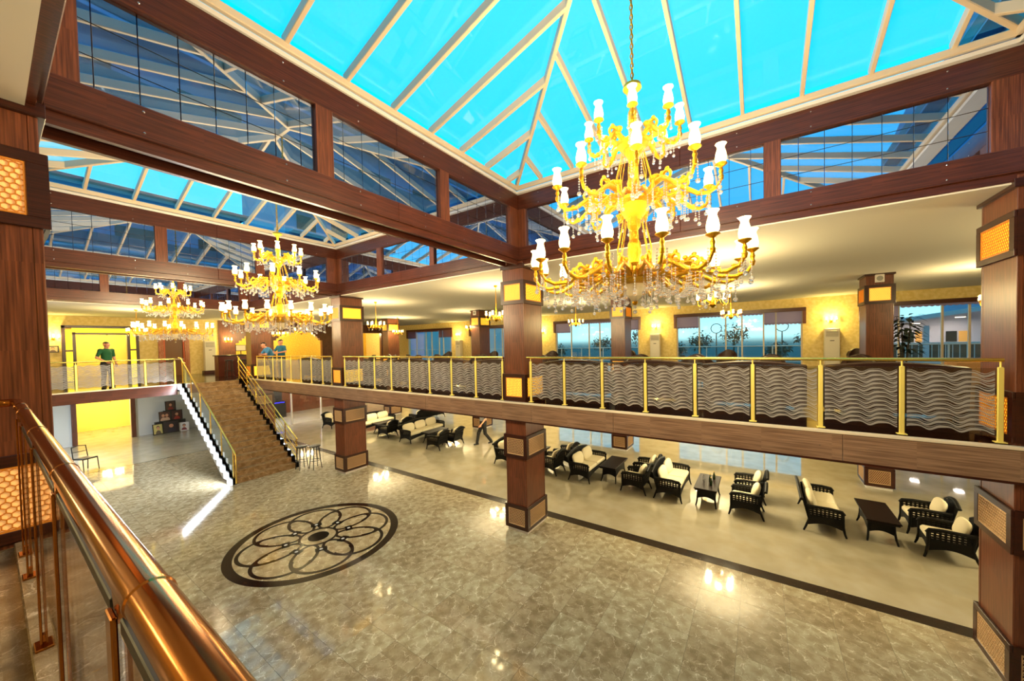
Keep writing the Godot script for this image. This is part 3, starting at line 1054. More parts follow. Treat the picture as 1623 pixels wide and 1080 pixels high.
func window(i: int, z0: float, z1: float, y0: float, y1: float, upper: bool) -> void:
	var o := Node3D.new()
	o.name = numbered("window_%d" % (i + 1 + (0 if upper else 5)))
	add_child(o)
	o.set_meta("kind", "structure")
	o.position = Vector3(XW, 0, z0)
	var w := z1 - z0
	var fr := mat("window frame", Color(0.80, 0.74, 0.66), 0.4)
	var b := MB.new()
	b.bx(0.05, 0.15, y0, y0 + 0.06, 0, w)
	b.bx(0.05, 0.15, y1 - 0.06, y1, 0, w)
	b.bx(0.05, 0.15, y0, y1, 0, 0.06)
	b.bx(0.05, 0.15, y0, y1, w - 0.06, w)
	part(o, "window_frame", b.mesh(), fr)
	var fracs := [0.0, 0.205, 0.43, 0.56, 0.725, 0.815, 1.0]
	for k in fracs.size() - 1:
		var a: float = fracs[k] * w + 0.03
		var c: float = fracs[k + 1] * w - 0.03
		if k > 0: part(o, "mullion", bb(0.06, 0.14, y0 + 0.05, y1 - 0.05, a - 0.06, a, 0.004), fr)
		part(o, "pane", bb(0.095, 0.103, y0 + 0.05, y1 - 0.05, a, c), mats["pane"])
	if not upper: return
	# wooden surround and roman blinds with a scalloped hem
	part(o, "wood_header", bb(-0.06, 0.05, y1 - 0.06, y1 + 0.10, -0.12, w + 0.12, 0.006), mats["wood level"])
	for s in [[-0.12, 0.0], [w, w + 0.12]]:
		part(o, "wood_jamb", bb(-0.05, 0.05, y1 - 0.62, y1 - 0.06, s[0], s[1], 0.006), mats["wood upright"])
	var lilac := mat("blind cloth %d" % mini(i, 2), Color(0.62, 0.58, 0.74) if i > 1 else Color(0.45, 0.30, 0.18), 0.85)
	lilac.backlight_enabled = true
	lilac.backlight = Color(0.6, 0.6, 0.7)
	for s in [[0.0, 0.205, 0.62], [0.205, 0.725, 0.12], [0.725, 0.815, 0.60], [0.815, 1.0, 0.60]]:
		var a: float = s[0] * w + 0.03
		var c: float = s[1] * w - 0.03
		var poly := PackedVector2Array([Vector2(a, y1 - 0.05), Vector2(c, y1 - 0.05)])
		var n := int((c - a) / 0.16) + 1
		for k in n * 6 + 1:
			var q := c - (c - a) * k / (n * 6.0)
			poly.append(Vector2(q, y1 - s[2] - 0.035 * absf(sin(PI * k / 6.0))))
		var m := MB.new()
		m.prism(poly, 0.012, Transform3D(Basis(Vector3(0, 0, 1), Vector3(0, 1, 0), Vector3(-1, 0, 0)), Vector3(0.02, 0, 0)))
		var bl := part(o, "blind", m.mesh(), lilac)
		if s[2] > 0.3:
			m = MB.new()
			m.bx(0.005, 0.012, y1 - s[2] + 0.03, y1 - s[2] + 0.045, a, c)
			part(bl, "trim", m.mesh(), mat("blind trim", Color(0.22, 0.2, 0.3), 0.7))

# ---------------------------------------------------------------- far end
func end_wall() -> void:
	var b := MB.new()
	# gallery level wallpaper wall with the portal opening
	var t := 0.22
	b.bx(-9.0, 2.38, FLOOR2, CEIL, ZE - t, ZE)
	b.bx(4.03, 7.73, FLOOR2, CEIL, ZE - t, ZE)
	b.bx(2.38, 4.03, 5.25, CEIL, ZE - t, ZE)
	struct("wall_far", b.mesh(), mats["wallpaper"])
	b = MB.new()
	b.bx(-9.0, 2.28, 0, 2.6, ZE - t, ZE)
	b.bx(4.05, 7.6, 0, 2.6, ZE - t, ZE)
	b.bx(2.28, 4.05, 2.45, 2.6, ZE - t, ZE)
	b.bx(7.4, 7.6, 0, 2.6, ZE, -22.3)
	struct("wall_far_lobby", b.mesh(), mats["white wall"])
	# yellow rooms behind both openings
	for y in [0.0, FLOOR2]:
		var h := 2.6 if y == 0.0 else CEIL - FLOOR2
		b = MB.new()
		b.bx(-1.0, 7.7, y, y + h, -31.2, -31.0)
		b.bx(-1.0, -0.8, y, y + h, -31.0, ZE - t)
		b.bx(7.5, 7.7, y, y + h, -31.0, ZE - t)
		struct("wall_back_room", b.mesh(), mats["yellow wall"])
		var r := small_chandelier("gilt chandelier in the yellow room behind the %s doorway at the far end" % ("lobby" if y == 0.0 else "portal"), Vector3(3.6, y + h - 0.75, -28.4), "", 0.75, 11.0)
	struct("trim_1", bb(2.0, 4.6, 1.75, 1.80, -31.0, -30.95), mat("dado", Color(0.75, 0.6, 0.2), 0.5))
	# door jambs below
	var d := thing("doorway", "dark wood door jambs of the yellow lobby doorway under the far gallery", "doorway", Vector3(3.165, 0, ZE))
	for s in [-1.0, 1.0]:
		part(d, "jamb", boxm(Vector3(0.16, 2.5, 0.14), 0.006), mats["wood upright"], at(s * 0.95, 1.25, 0.072))
	part(d, "lintel", boxm(Vector3(1.74, 0.14, 0.13), 0.006), mats["wood level"], at(0, 2.47, 0.072))
	# lit portal
	var o := thing("portal", "wood portal with glowing yellow panels round the upper doorway at the far end", "doorway", Vector3(3.2, FLOOR2, ZE))
	for s in [-1.0, 1.0]:
		part(o, "jamb", bb(s * 0.82, s * 0.92, 0, 2.3, 0.001, 0.16, 0.005), mats["portal wood"])
		part(o, "jamb", bb(s * 1.12, s * 1.23, 0, 2.6, 0.001, 0.16, 0.005), mats["portal wood"])
		part(o, "cross_bar", bb(s * 0.92, s * 1.12, 1.40, 1.48, 0.001, 0.15, 0.004), mats["portal wood"])
		part(o, "light_panel", bb(s * 0.92, s * 1.12, 0.02, 1.40, 0.08, 0.12), mats["yellow light"])
		part(o, "light_panel", bb(s * 0.92, s * 1.12, 1.48, 2.42, 0.08, 0.12), mats["yellow light"])
	part(o, "lintel", bb(-0.92, 0.92, 2.20, 2.28, 0.001, 0.16, 0.005), mats["portal wood"])
	part(o, "lintel", bb(-1.23, 1.23, 2.50, 2.62, 0.001, 0.16, 0.005), mats["portal wood"])
	part(o, "light_panel", bb(-0.92, 0.92, 2.28, 2.50, 0.08, 0.12), mats["yellow light"])
	area(o, Vector3(0, 1.6, 0.3), Vector3.BACK, Vector2(2.2, 2.2), Color(1, 0.88, 0.4), 3.0)
	# mosaic niche
	var mo := thing("mosaic_niche", "niche between two red and gold mosaic pilasters beside the top of the stairs", "niche", Vector3(5.76, FLOOR2, ZE))
	var mt := noise_tex(128, 128, 0.16, [[0.0, Color(0.25, 0.05, 0.03)], [0.4, Color(0.62, 0.2, 0.1)], [0.55, Color(0.85, 0.62, 0.35)], [0.7, Color(0.9, 0.85, 0.7)], [1.0, Color(0.3, 0.1, 0.05)]], FastNoiseLite.TYPE_CELLULAR, FastNoiseLite.FRACTAL_NONE, 1, 4)
	var mm := tri(mat("mosaic", Color.WHITE, 0.3), mt, 2.5)
	for s in [-1.0, 1.0]:
		part(mo, "pilaster", bb(s * 0.42, s * 0.62, 0, 2.1, 0, 0.16, 0.01), mm)
		part(mo, "edge_strip", bb(s * 0.36, s * 0.42, 0, 2.1, 0, 0.12, 0.005), mat("coral strip", Color(0.75, 0.35, 0.2), 0.5))
	part(mo, "arch", bb(-0.62, 0.62, 2.1, 2.35, 0, 0.16, 0.01), mm)
	part(mo, "back_panel", bb(-0.36, 0.36, 0, 2.1, 0, 0.02), mat("niche back", Color(0.42, 0.27, 0.14), 0.3))
	part(mo, "shelf", bb(-0.36, 0.36, 0.85, 0.9, 0, 0.22, 0.005), mats["cream frame"])
	# wood wall with stepped arches on the gallery level
	b = MB.new()
	b.bx(7.73, 8.55, FLOOR2, CEIL, ZE - t, ZE + 0.05)
	b.bx(8.55, 9.95, 5.30, CEIL, ZE - t, ZE + 0.05)
	b.bx(9.95, 10.6, FLOOR2, CEIL, ZE - t, ZE + 0.05)
	b.bx(10.6, 13.75, 5.45, CEIL, ZE - t, ZE + 0.05)
	b.bx(13.75, 16.9, FLOOR2, CEIL, ZE - t, ZE + 0.05)
	b.bx(16.9, 18.7, 5.45, CEIL, ZE - t, ZE + 0.05)
	b.bx(18.7, XW, FLOOR2, CEIL, ZE - t, ZE + 0.05)
	for q in [[8.55, 1.0, 5.30], [9.95, -1.0, 5.30], [10.6, 1.0, 5.45], [13.75, -1.0, 5.45]]:
		for k in 4:
			var w: float = 0.62 - 0.15 * k
			b.bx(q[0], q[0] + q[1] * w, q[2] - 0.14 * (k + 1), q[2] - 0.14 * k, ZE - t, ZE + 0.04)
	struct("wall_far_wood", b.mesh(), mats["wood upright"])
	b = MB.new()
	b.bx(7.7, XW, FLOOR2, CEIL, -31.2, -31.0)
	struct("wall_back_room", b.mesh(), tri(mat("gold paper", Color.WHITE, 0.6), noise_tex(256, 256, 0.05, [[0.0, Color(0.75, 0.55, 0.15)], [0.5, Color(0.88, 0.72, 0.22)], [1.0, Color(0.95, 0.85, 0.4)]]), 1.0))
	for x in [9.2, 12.2, 17.6]:
		small_chandelier("gilt chandelier in the room behind the wood wall, seen through the %s opening" % {9.2: "left stepped", 12.2: "wide stepped", 17.6: "plain right"}[x], Vector3(x, CEIL - 0.7, -28.6), "", 0.7, 9.0)
	# shop front with blue light under the gallery
	var g := thing("glass_partition", "glass partition with pale posts in the lobby right of the stairs, before the blue-lit shop", "partition", Vector3(8.0, 0, -22.2))
	for k in 4:
		part(g, "pane", boxm(Vector3(1.5, 2.4, 0.012)), mats["rail glass"], at(0.85 + 1.6 * k, 1.25, 0))
		part(g, "post", boxm(Vector3(0.07, 2.6, 0.07), 0.006), mats["white trim"], at(1.65 * k, 1.3, 0))
	var sh := thing("shop_counter", "dark shop counter under blue light behind the glass partition", "counter", Vector3(9.3, 0, -25.4))
	part(sh, "counter", boxm(Vector3(2.6, 1.0, 0.6), 0.01), mats["black"], at(0, 0.5, 0))
	part(sh, "back_shelf", boxm(Vector3(3.0, 2.3, 0.3), 0.01), mat("shop shelf", Color(0.05, 0.05, 0.09), 0.4), at(0, 1.15, -0.85))
	part(sh, "neon_tube", boxm(Vector3(2.4, 0.03, 0.03), 0.01), glow("neon blue", Color(0.12, 0.12, 1.0), 6.0), at(0, 1.9, -0.66))
	part(sh, "neon_tube", boxm(Vector3(2.4, 0.03, 0.03), 0.01), mats["neon blue"], at(0, 0.95, 0.32))
	omni(sh, Vector3(0, 1.8, -0.4), Color(0.15, 0.15, 1.0), 1.6, 0.1)
	struct("wall_far_lobby", bb(7.6, XW, 0, 2.6, ZE - t, ZE), mats["wood upright"])
	# bar at the head of the stairs
	var ba := thing("bar_counter", "dark red bar counter at the head of the stairs, left of the column", "counter", Vector3(7.1, FLOOR2, -22.6))
	part(ba, "body", boxm(Vector3(1.3, 1.02, 0.55), 0.01), mat("bar red", Color(0.28, 0.05, 0.03), 0.3), at(0, 0.51, 0))
	part(ba, "counter_top", boxm(Vector3(1.42, 0.05, 0.66), 0.012), mats["black"], at(0, 1.045, 0))
	var tv := thing("monitor", "small computer monitor standing on the dark red bar counter", "monitor", Vector3(7.5, FLOOR2 + 1.07, -22.65))
	part(tv, "foot", boxm(Vector3(0.2, 0.02, 0.14), 0.004), mats["black"], at(0, 0.01, 0))
	part(tv, "stem", boxm(Vector3(0.03, 0.2, 0.03)), mats["black"], at(0, 0.11, 0))
	part(tv, "housing", boxm(Vector3(0.46, 0.32, 0.03), 0.006), mats["black"], at(0, 0.34, 0))
	part(tv, "screen", boxm(Vector3(0.41, 0.26, 0.004)), glow("screen glow", Color(0.75, 0.68, 0.5), 0.7), at(0, 0.345, 0.016))
	for k in 2:
		stool("black bar stool before the bar at the stair head, %s" % ["left one", "right one"][k], Vector3(6.75 + 0.6 * k, FLOOR2, -21.9))
	for k in 2:
		stool("black bar stool at the foot of the staircase, %s" % ["nearer the steps", "farther from the steps"][k], Vector3(6.24 + 0.3 * k, 0, -13.72 + 0.35 * k))
	# framed portraits leaning in the lobby
	var spots := [[4.92, 0.0, 0.42, 0.55, 0.2, "small dark framed portrait leaning at the left of the stack by the stairs"], [5.42, 0.0, 0.62, 0.62, 0.0, "large dark portrait at the bottom of the stack by the stairs"], [5.92, 0.0, 0.42, 0.45, -0.3, "small white framed portrait leaning at the right of the stack"], [5.2, 0.64, 0.46, 0.52, 0.05, "portrait of two people at the middle left of the stack"], [5.66, 0.64, 0.46, 0.52, -0.05, "portrait of one person at the middle right of the stack"], [5.43, 1.18, 0.42, 0.5, 0.0, "topmost portrait of the stack by the stairs"]]
	var st := thing("display_stand", "low dark stepped stand that carries the stacked portraits near the stairs", "stand", Vector3(5.43, 0, -26.25))
	part(st, "lower_step", boxm(Vector3(1.2, 0.62, 0.2), 0.006), mats["black"], at(0, 0.31, -0.04))
	part(st, "upper_step", boxm(Vector3(0.5, 0.55, 0.16), 0.006), mats["black"], at(0, 0.895, -0.08))
	for i in spots.size():
		var s: Array = spots[i]
		portrait(s[5], Vector3(s[0], s[1] + 0.004, -26.06 if s[1] < 0.1 else -26.10), s[2], s[3], s[4], i)
	portrait("small framed picture on the wall left of the glowing portal", Vector3(1.72, FLOOR2 + 1.38, ZE + 0.05), 0.34, 0.30, 0.0, 6, 0.0)
	# white ceiling panels under the far gallery
	for k in [1, 2]:
		var l := thing("ceiling_panel", "flat white ceiling light under the far gallery, %s" % ["near the portraits", "near the yellow doorway", "beside the glass partition"][k], "lamp", Vector3([6.0, 0.9, 9.6][k], 2.60, [-24.2, -22.4, -22.9][k]))
		var w: float = [1.5, 0.66, 0.66][k]
		part(l, "frame", boxm(Vector3(w, 0.03, w), 0.006), mats["white trim"], at(0, -0.015, 0))
		part(l, "lamp_panel", boxm(Vector3(w - 0.08, 0.006, w - 0.08)), glow("cool panel lamp", Color(0.86, 0.93, 1.0), 1.2), at(0, -0.033, 0))
		area(l, Vector3(0, -0.05, 0), Vector3.DOWN, Vector2(w - 0.08, w - 0.08), Color(0.86, 0.93, 1.0), [20.0, 26.0, 10.0][k])
	# tall white air conditioner at the end wall
	air_unit("tall white air conditioner on a dark red base at the end wall above the stairs", Vector3(7.23, FLOOR2, ZE + 0.22), 0.0, true)

func portrait(label: String, p: Vector3, w: float, h: float, turn: float, k: int, lean := -0.12) -> void:
	var o := thing("framed_portrait", label, "picture", p, turn)
	var x := Transform3D(Basis(Vector3.RIGHT, lean), Vector3.ZERO)
	var fm: Material = mats["white trim"] if k == 2 else mats["black"]
	var b := MB.new()
	b.bx(-w / 2, w / 2, 0, 0.035, -0.012, 0.012)
	b.bx(-w / 2, w / 2, h - 0.035, h, -0.012, 0.012)
	b.bx(-w / 2, -w / 2 + 0.035, 0, h, -0.012, 0.012)
	b.bx(w / 2 - 0.035, w / 2, 0, h, -0.012, 0.012)
	part(o, "frame", b.mesh(), fm, x)
	# the print: plain generic heads and shoulders
	var im := Image.create(48, 56, false, Image.FORMAT_RGB8)
	var bg: Color = [Color(0.75, 0.7, 0.4), Color(0.12, 0.08, 0.12), Color(0.9, 0.88, 0.85), Color(0.3, 0.1, 0.08), Color(0.25, 0.12, 0.1), Color(0.3, 0.2, 0.15), Color(0.7, 0.62, 0.45)][k]
	im.fill(bg)
	for c in ([16, 33] if k == 3 else [24]):
		for j in 56:
			for i in 48:
				var e := Vector2((i - c) / 8.0, (j - 22) / 10.0)
				var s := Vector2((i - c) / 15.0, (j - 58) / 24.0)
				if s.length() < 1.0: im.set_pixel(i, j, [Color(0.3, 0.25, 0.2), Color(0.1, 0.1, 0.2), Color(0.5, 0.2, 0.2), Color(0.75, 0.6, 0.5), Color(0.6, 0.2, 0.15), Color(0.5, 0.15, 0.12), Color(0.4, 0.3, 0.2)][k])
				if Vector2(e.x, e.y + 0.35).length() < 1.1: im.set_pixel(i, j, Color(0.12, 0.07, 0.05))
				if e.length() < 0.95: im.set_pixel(i, j, Color(0.78, 0.55, 0.42))
	var m := mat("print %d" % k, Color.WHITE, 0.35)
	m.albedo_texture = ImageTexture.create_from_image(im)
	b = MB.new()
	b.quad(Vector3(-w / 2 + 0.03, 0.03, 0), Vector3(w / 2 - 0.03, 0.03, 0), Vector3(w / 2 - 0.03, h - 0.03, 0), Vector3(-w / 2 + 0.03, h - 0.03, 0), Vector3.BACK, Vector2(0, 1), Vector2(1, 1), Vector2(1, 0), Vector2(0, 0))
	part(o, "print", b.mesh(), m, x * at(0, 0, 0.003))
	part(o, "backing", boxm(Vector3(w - 0.04, h - 0.04, 0.006)), mats["black"], x * at(0, h / 2, -0.006))

func stool(label: String, p: Vector3) -> void:
	if not cache.has("stool"):
		cache["stool"] = true
		var o := thing("bar_stool", label, "stool", p)
		var b := MB.new()
		b.lathe([Vector2(0, 0.78), Vector2(0.16, 0.78), Vector2(0.18, 0.80), Vector2(0.17, 0.83), Vector2(0, 0.84)], 18)
		part(o, "seat", b.mesh(), mats["black"])
		for k in 4:
			var a := TAU * (k + 0.5) / 4
			b = MB.new()
			b.tube([Vector3(cos(a) * 0.13, 0.79, sin(a) * 0.13), Vector3(cos(a) * 0.16, 0.4, sin(a) * 0.16), Vector3(cos(a) * 0.21, 0.0, sin(a) * 0.21)], [0.016, 0.015, 0.013], 8)
			part(o, "leg", b.mesh(), mats["black"])
		b = MB.new()
		var ring: Array = []
		var rr: Array = []
		for k in 17:
			ring.append(Vector3(cos(TAU * k / 16) * 0.175, 0.3, sin(TAU * k / 16) * 0.175))
			rr.append(0.009)
		b.tube(ring, rr, 6, false)
		part(o, "foot_ring", b.mesh(), mats["black"])
		cache["stool_node"] = o
	else:
		dup(cache["stool_node"], label, p)

func air_unit(label: String, p: Vector3, turn: float, based := false) -> void:
	var o := thing("air_conditioner", label, "air conditioner", p, turn)
	var y := 0.0
	if based:
		part(o, "base", boxm(Vector3(0.62, 0.16, 0.42), 0.01), mat("red base", Color(0.25, 0.05, 0.04), 0.4), at(0, 0.08, 0))
		y = 0.16
	var wm := mat("unit white", Color(0.86, 0.83, 0.76), 0.35)
	part(o, "body", boxm(Vector3(0.5, 1.7, 0.3), 0.02), wm, at(0, y + 0.85, 0))
	part(o, "front_panel", boxm(Vector3(0.46, 0.78, 0.012), 0.004), wm, at(0, y + 0.45, 0.154))
	part(o, "outlet", boxm(Vector3(0.4, 0.28, 0.006)), mat("unit grey", Color(0.62, 0.60, 0.55), 0.4), at(0, y + 1.48, 0.152))
	for k in 6:
		part(o, "louvre", boxm(Vector3(0.40, 0.012, 0.02)), wm, Transform3D(Basis(Vector3.RIGHT, 0.5), Vector3(0, y + 1.36 + 0.045 * k, 0.16)))
	part(o, "display", boxm(Vector3(0.14, 0.03, 0.006)), mats["black"], at(0, y + 1.18, 0.152))

# ---------------------------------------------------------------- stairs
func staircase() -> void:
	var o := thing("staircase", "wide brown marble staircase from the lobby up to the far gallery", "staircase", Vector3(5.3, 0, -19.3))
	var n := 18
	var rise := FLOOR2 / n
	var run := 5.22 / n
	for i in n:
		var z := 5.22 - run * i
		var y1 := rise * (i + 1)
		var s := part(o, "step", bb(-0.88, 0.88, y1 - rise - 0.02, y1, z - run - 0.02, z, 0.006), mats["marble steps"])
		part(s, "nosing", bb(-0.88, 0.88, y1 - 0.035, y1 + 0.001, z - 0.02, z + 0.012, 0.004), mats["marble steps"])
		for sd in [-1.0, 1.0]:
			part(s, "skirting_block", bb(sd * 0.88, sd * 1.0, y1 - rise - 0.12, y1 + 0.05, z - run, z + 0.02, 0.004), mats["black marble"])
		part(s, "edge_lamp", bb(-1.05, -1.0, y1 - rise - 0.05, y1 + 0.01, z - run - 0.03, z + 0.02, 0.004), glow("edge lamp", Color(0.92, 0.96, 1.0), 1.6))
	var b := MB.new()
	b.prism(PackedVector2Array([Vector2(0, 2.55), Vector2(0, 2.9), Vector2(-5.0, 0.02), Vector2(-4.6, -0.0), Vector2(-4.2, 0.0)]), 1.9, Transform3D(Basis(Vector3(0, 0, -1), Vector3.UP, Vector3(1, 0, 0)), Vector3.ZERO))
	part(o, "soffit", b.mesh(), mats["white wall"])
	var dir := Vector3(0, FLOOR2, -5.22)
	var strip := area(o, Vector3(-1.07, FLOOR2 / 2, 2.61), Vector3.LEFT, Vector2(5.9, 0.16), Color(0.92, 0.96, 1.0), 22.0)
	var along := dir.normalized()
	strip.transform.basis = Basis(along, Vector3.RIGHT.cross(along), Vector3.RIGHT)
	var l := thing("stair_railing", "glass and brass railing down the left side of the staircase", "railing", Vector3(4.36, 0, -14.0))
	b = MB.new()
	b.tube([Vector3(0, 0.06, 0.06), Vector3(0, 0.97, 0.06), Vector3(0, 1.04, 0.0), Vector3(0, 1.04, 0) + dir, Vector3(0, 1.06, -0.3) + dir], [0.02, 0.02, 0.022, 0.022, 0.02], 10)
	part(l, "handrail", b.mesh(), mats["brass"])
	for k in 6:
		var q := dir * (k + 0.15) / 5.3
		part(l, "post", bb(-0.015, 0.015, q.y + 0.12, q.y + 1.02, q.z - 0.02, q.z + 0.02, 0.003), mats["brass"])
		if k < 5:
			var q2 := dir * (k + 1.05) / 5.3
			b = MB.new()
			b.plate([q + Vector3(0, 0.2, -0.04), q2 + Vector3(0, 0.2, 0), q2 + Vector3(0, 0.93, 0), q + Vector3(0, 0.93, -0.04)], 0.01)
			part(l, "glass_panel", b.mesh(), mat("green glass", Color(0.35, 0.45, 0.38, 0.55), 0.1))
	mats["green glass"].transparency = BaseMaterial3D.TRANSPARENCY_ALPHA
	var r := thing("stair_railing", "brass railing of several parallel bars down the right side of the staircase", "railing", Vector3(6.24, 0, -14.0))
	for y in [1.04, 0.8, 0.55, 0.3]:
		b = MB.new()
		b.tube([Vector3(0, y, 0.0), Vector3(0, y, 0) + dir], [0.021 if y > 1.0 else 0.012, 0.021 if y > 1.0 else 0.012], 8)
		part(r, "handrail" if y > 1.0 else "bar", b.mesh(), mats["brass"])
	for k in 7:
		var q := dir * (k + 0.1) / 6.2
		part(r, "post", bb(-0.014, 0.014, q.y + 0.1, q.y + 1.03, q.z - 0.02, q.z + 0.02, 0.003), mats["brass"])

# ---------------------------------------------------------------- where the viewer stands
func near_side() -> void:
	var lg := thing("stone_ledge", "brown marble ledge under the bronze handrail in the near left corner", "ledge", Vector3(0, FLOOR2, 0))
	for k in 5:
		part(lg, "slab", bb(0.07, 0.31, 0.0, 0.045, -4.25 + 1.0 * k + 0.001, -3.25 + 1.0 * k - 0.001, 0.005), mats["marble ledge"])
	var o := thing("railing", "thick bronze handrail with paired posts in the near left foreground", "railing", Vector3(0.11, FLOOR2 + 0.045, 0))
	var m: Material = mats["bronze rail"]
	var b := MB.new()
	var y := 0.975
	b.tube([Vector3(-0.30, y, -4.12), Vector3(-0.06, y, -4.12), Vector3(-0.02, y, -4.11), Vector3(0, y, -4.07), Vector3(0, y, -4.0), Vector3(0, y, 0.75)], [0.0245, 0.0245, 0.0245, 0.0245, 0.0245, 0.0245], 28)
	part(o, "handrail", b.mesh(), m)
	b = MB.new()
	for z in [-3.9, -3.53, -2.64, -1.75, -0.86]:
		b.lathe([Vector2(0.0245, -0.008), Vector2(0.0262, -0.004), Vector2(0.0262, 0.004), Vector2(0.0245, 0.008)], 28, Vector3(0, y, z + 0.2), Basis(Vector3.RIGHT, PI / 2))
	part(o, "joint_ring", b.mesh(), m)
	for z in [-3.95, -3.53, -2.64, -1.75, -0.86, 0.03]:
		b = MB.new()
		for s in [-1.0, 1.0]:
			b.box(Vector3(s * 0.011, 0.44, z), Vector3(0.008, 0.88, 0.045), 0.002)
		b.box(Vector3(0, 0.006, z), Vector3(0.06, 0.012, 0.09), 0.003)
		b.box(Vector3(0, 0.03, z), Vector3(0.016, 0.05, 0.03))
		var p := part(o, "post", b.mesh(), m)
		b = MB.new()
		b.prism(PackedVector2Array([Vector2(-0.04, 0.10), Vector2(-0.032, 0.05), Vector2(-0.016, 0.015), Vector2(0, 0.0), Vector2(0.016, 0.015), Vector2(0.032, 0.05), Vector2(0.04, 0.10)]), 0.012, Transform3D(Basis(Vector3(0, 0, 1), Vector3.UP, Vector3(-1, 0, 0)), Vector3(0, y - 0.118, z)))
		part(p, "saddle", b.mesh(), m)
	for q in [[-3.49, -2.68], [-2.60, -1.79], [-1.71, -0.90], [-0.82, -0.01]]:
		part(o, "glass_panel", bb(-0.004, 0.004, 0.08, 0.86, q[0], q[1]), mats["rail glass"])
		part(o, "edge_channel", bb(-0.007, 0.007, 0.86, 0.885, q[0], q[1], 0.002), mats["black"])

# ---------------------------------------------------------------- chandeliers
func arm_path(r0: float, r1: float, drop: float, rise: float) -> Array:
	# scroll arm in the xy plane: out over a crest, down, up to the cup
	var w := r1 - r0
	return [Vector3(r0, 0, 0), Vector3(r0 + w * 0.2, 0.015, 0), Vector3(r0 + w * 0.36, 0.055, 0), Vector3(r0 + w * 0.5, 0.06, 0), Vector3(r0 + w * 0.62, 0.0, 0), Vector3(r0 + w * 0.74, -drop * 0.8, 0), Vector3(r0 + w * 0.86, -drop, 0), Vector3(r0 + w * 0.96, -drop * 0.55, 0), Vector3(r1, rise * 0.2, 0), Vector3(r1, rise, 0)]

func lamp_parts(o: Node3D, x: Transform3D, s: float) -> void:
	# gilt cup and tulip shade on top of an arm
	if not cache.has("cup"):
		var b := MB.new()
		b.lathe([Vector2(0.006, -0.05), Vector2(0.014, -0.03), Vector2(0.010, -0.015), Vector2(0.030, 0.0), Vector2(0.042, 0.008), Vector2(0.040, 0.014), Vector2(0.0, 0.016)], 14)
		cache["cup"] = b.mesh()
		b = MB.new()
		b.lathe([Vector2(0.026, 0.014), Vector2(0.036, 0.035), Vector2(0.038, 0.06), Vector2(0.032, 0.095), Vector2(0.024, 0.122), Vector2(0.026, 0.14), Vector2(0.038, 0.155), Vector2(0.036, 0.156), Vector2(0.0, 0.10)], 16, Vector3.ZERO, Basis(), 0.03)
		cache["shade"] = b.mesh()
	var y := x.scaled_local(Vector3.ONE * s)
	part(o, "cup", cache["cup"], mats["gold"], y)
	part(o, "lamp_shade", cache["shade"], mats["shade glow"], y)

func drop_mesh(len: float, r: float) -> ArrayMesh:
	var key := "drop%s_%s" % [len, r]
	if cache.has(key): return cache[key]
	var b := MB.new()
	var n := int((len - r * 2.0) / 0.022)
	for i in n:
		b.ball(Vector3(0, -0.011 - 0.022 * i, 0), Vector3.ONE * 0.0075, 6)
	b.ball(Vector3(0, -len + r, 0), Vector3.ONE * r, 10)
	b.tube([Vector3.ZERO, Vector3(0, -len + r * 2.0, 0)], [0.0015, 0.0015], 4, false)
	cache[key] = b.mesh()
	return cache[key]

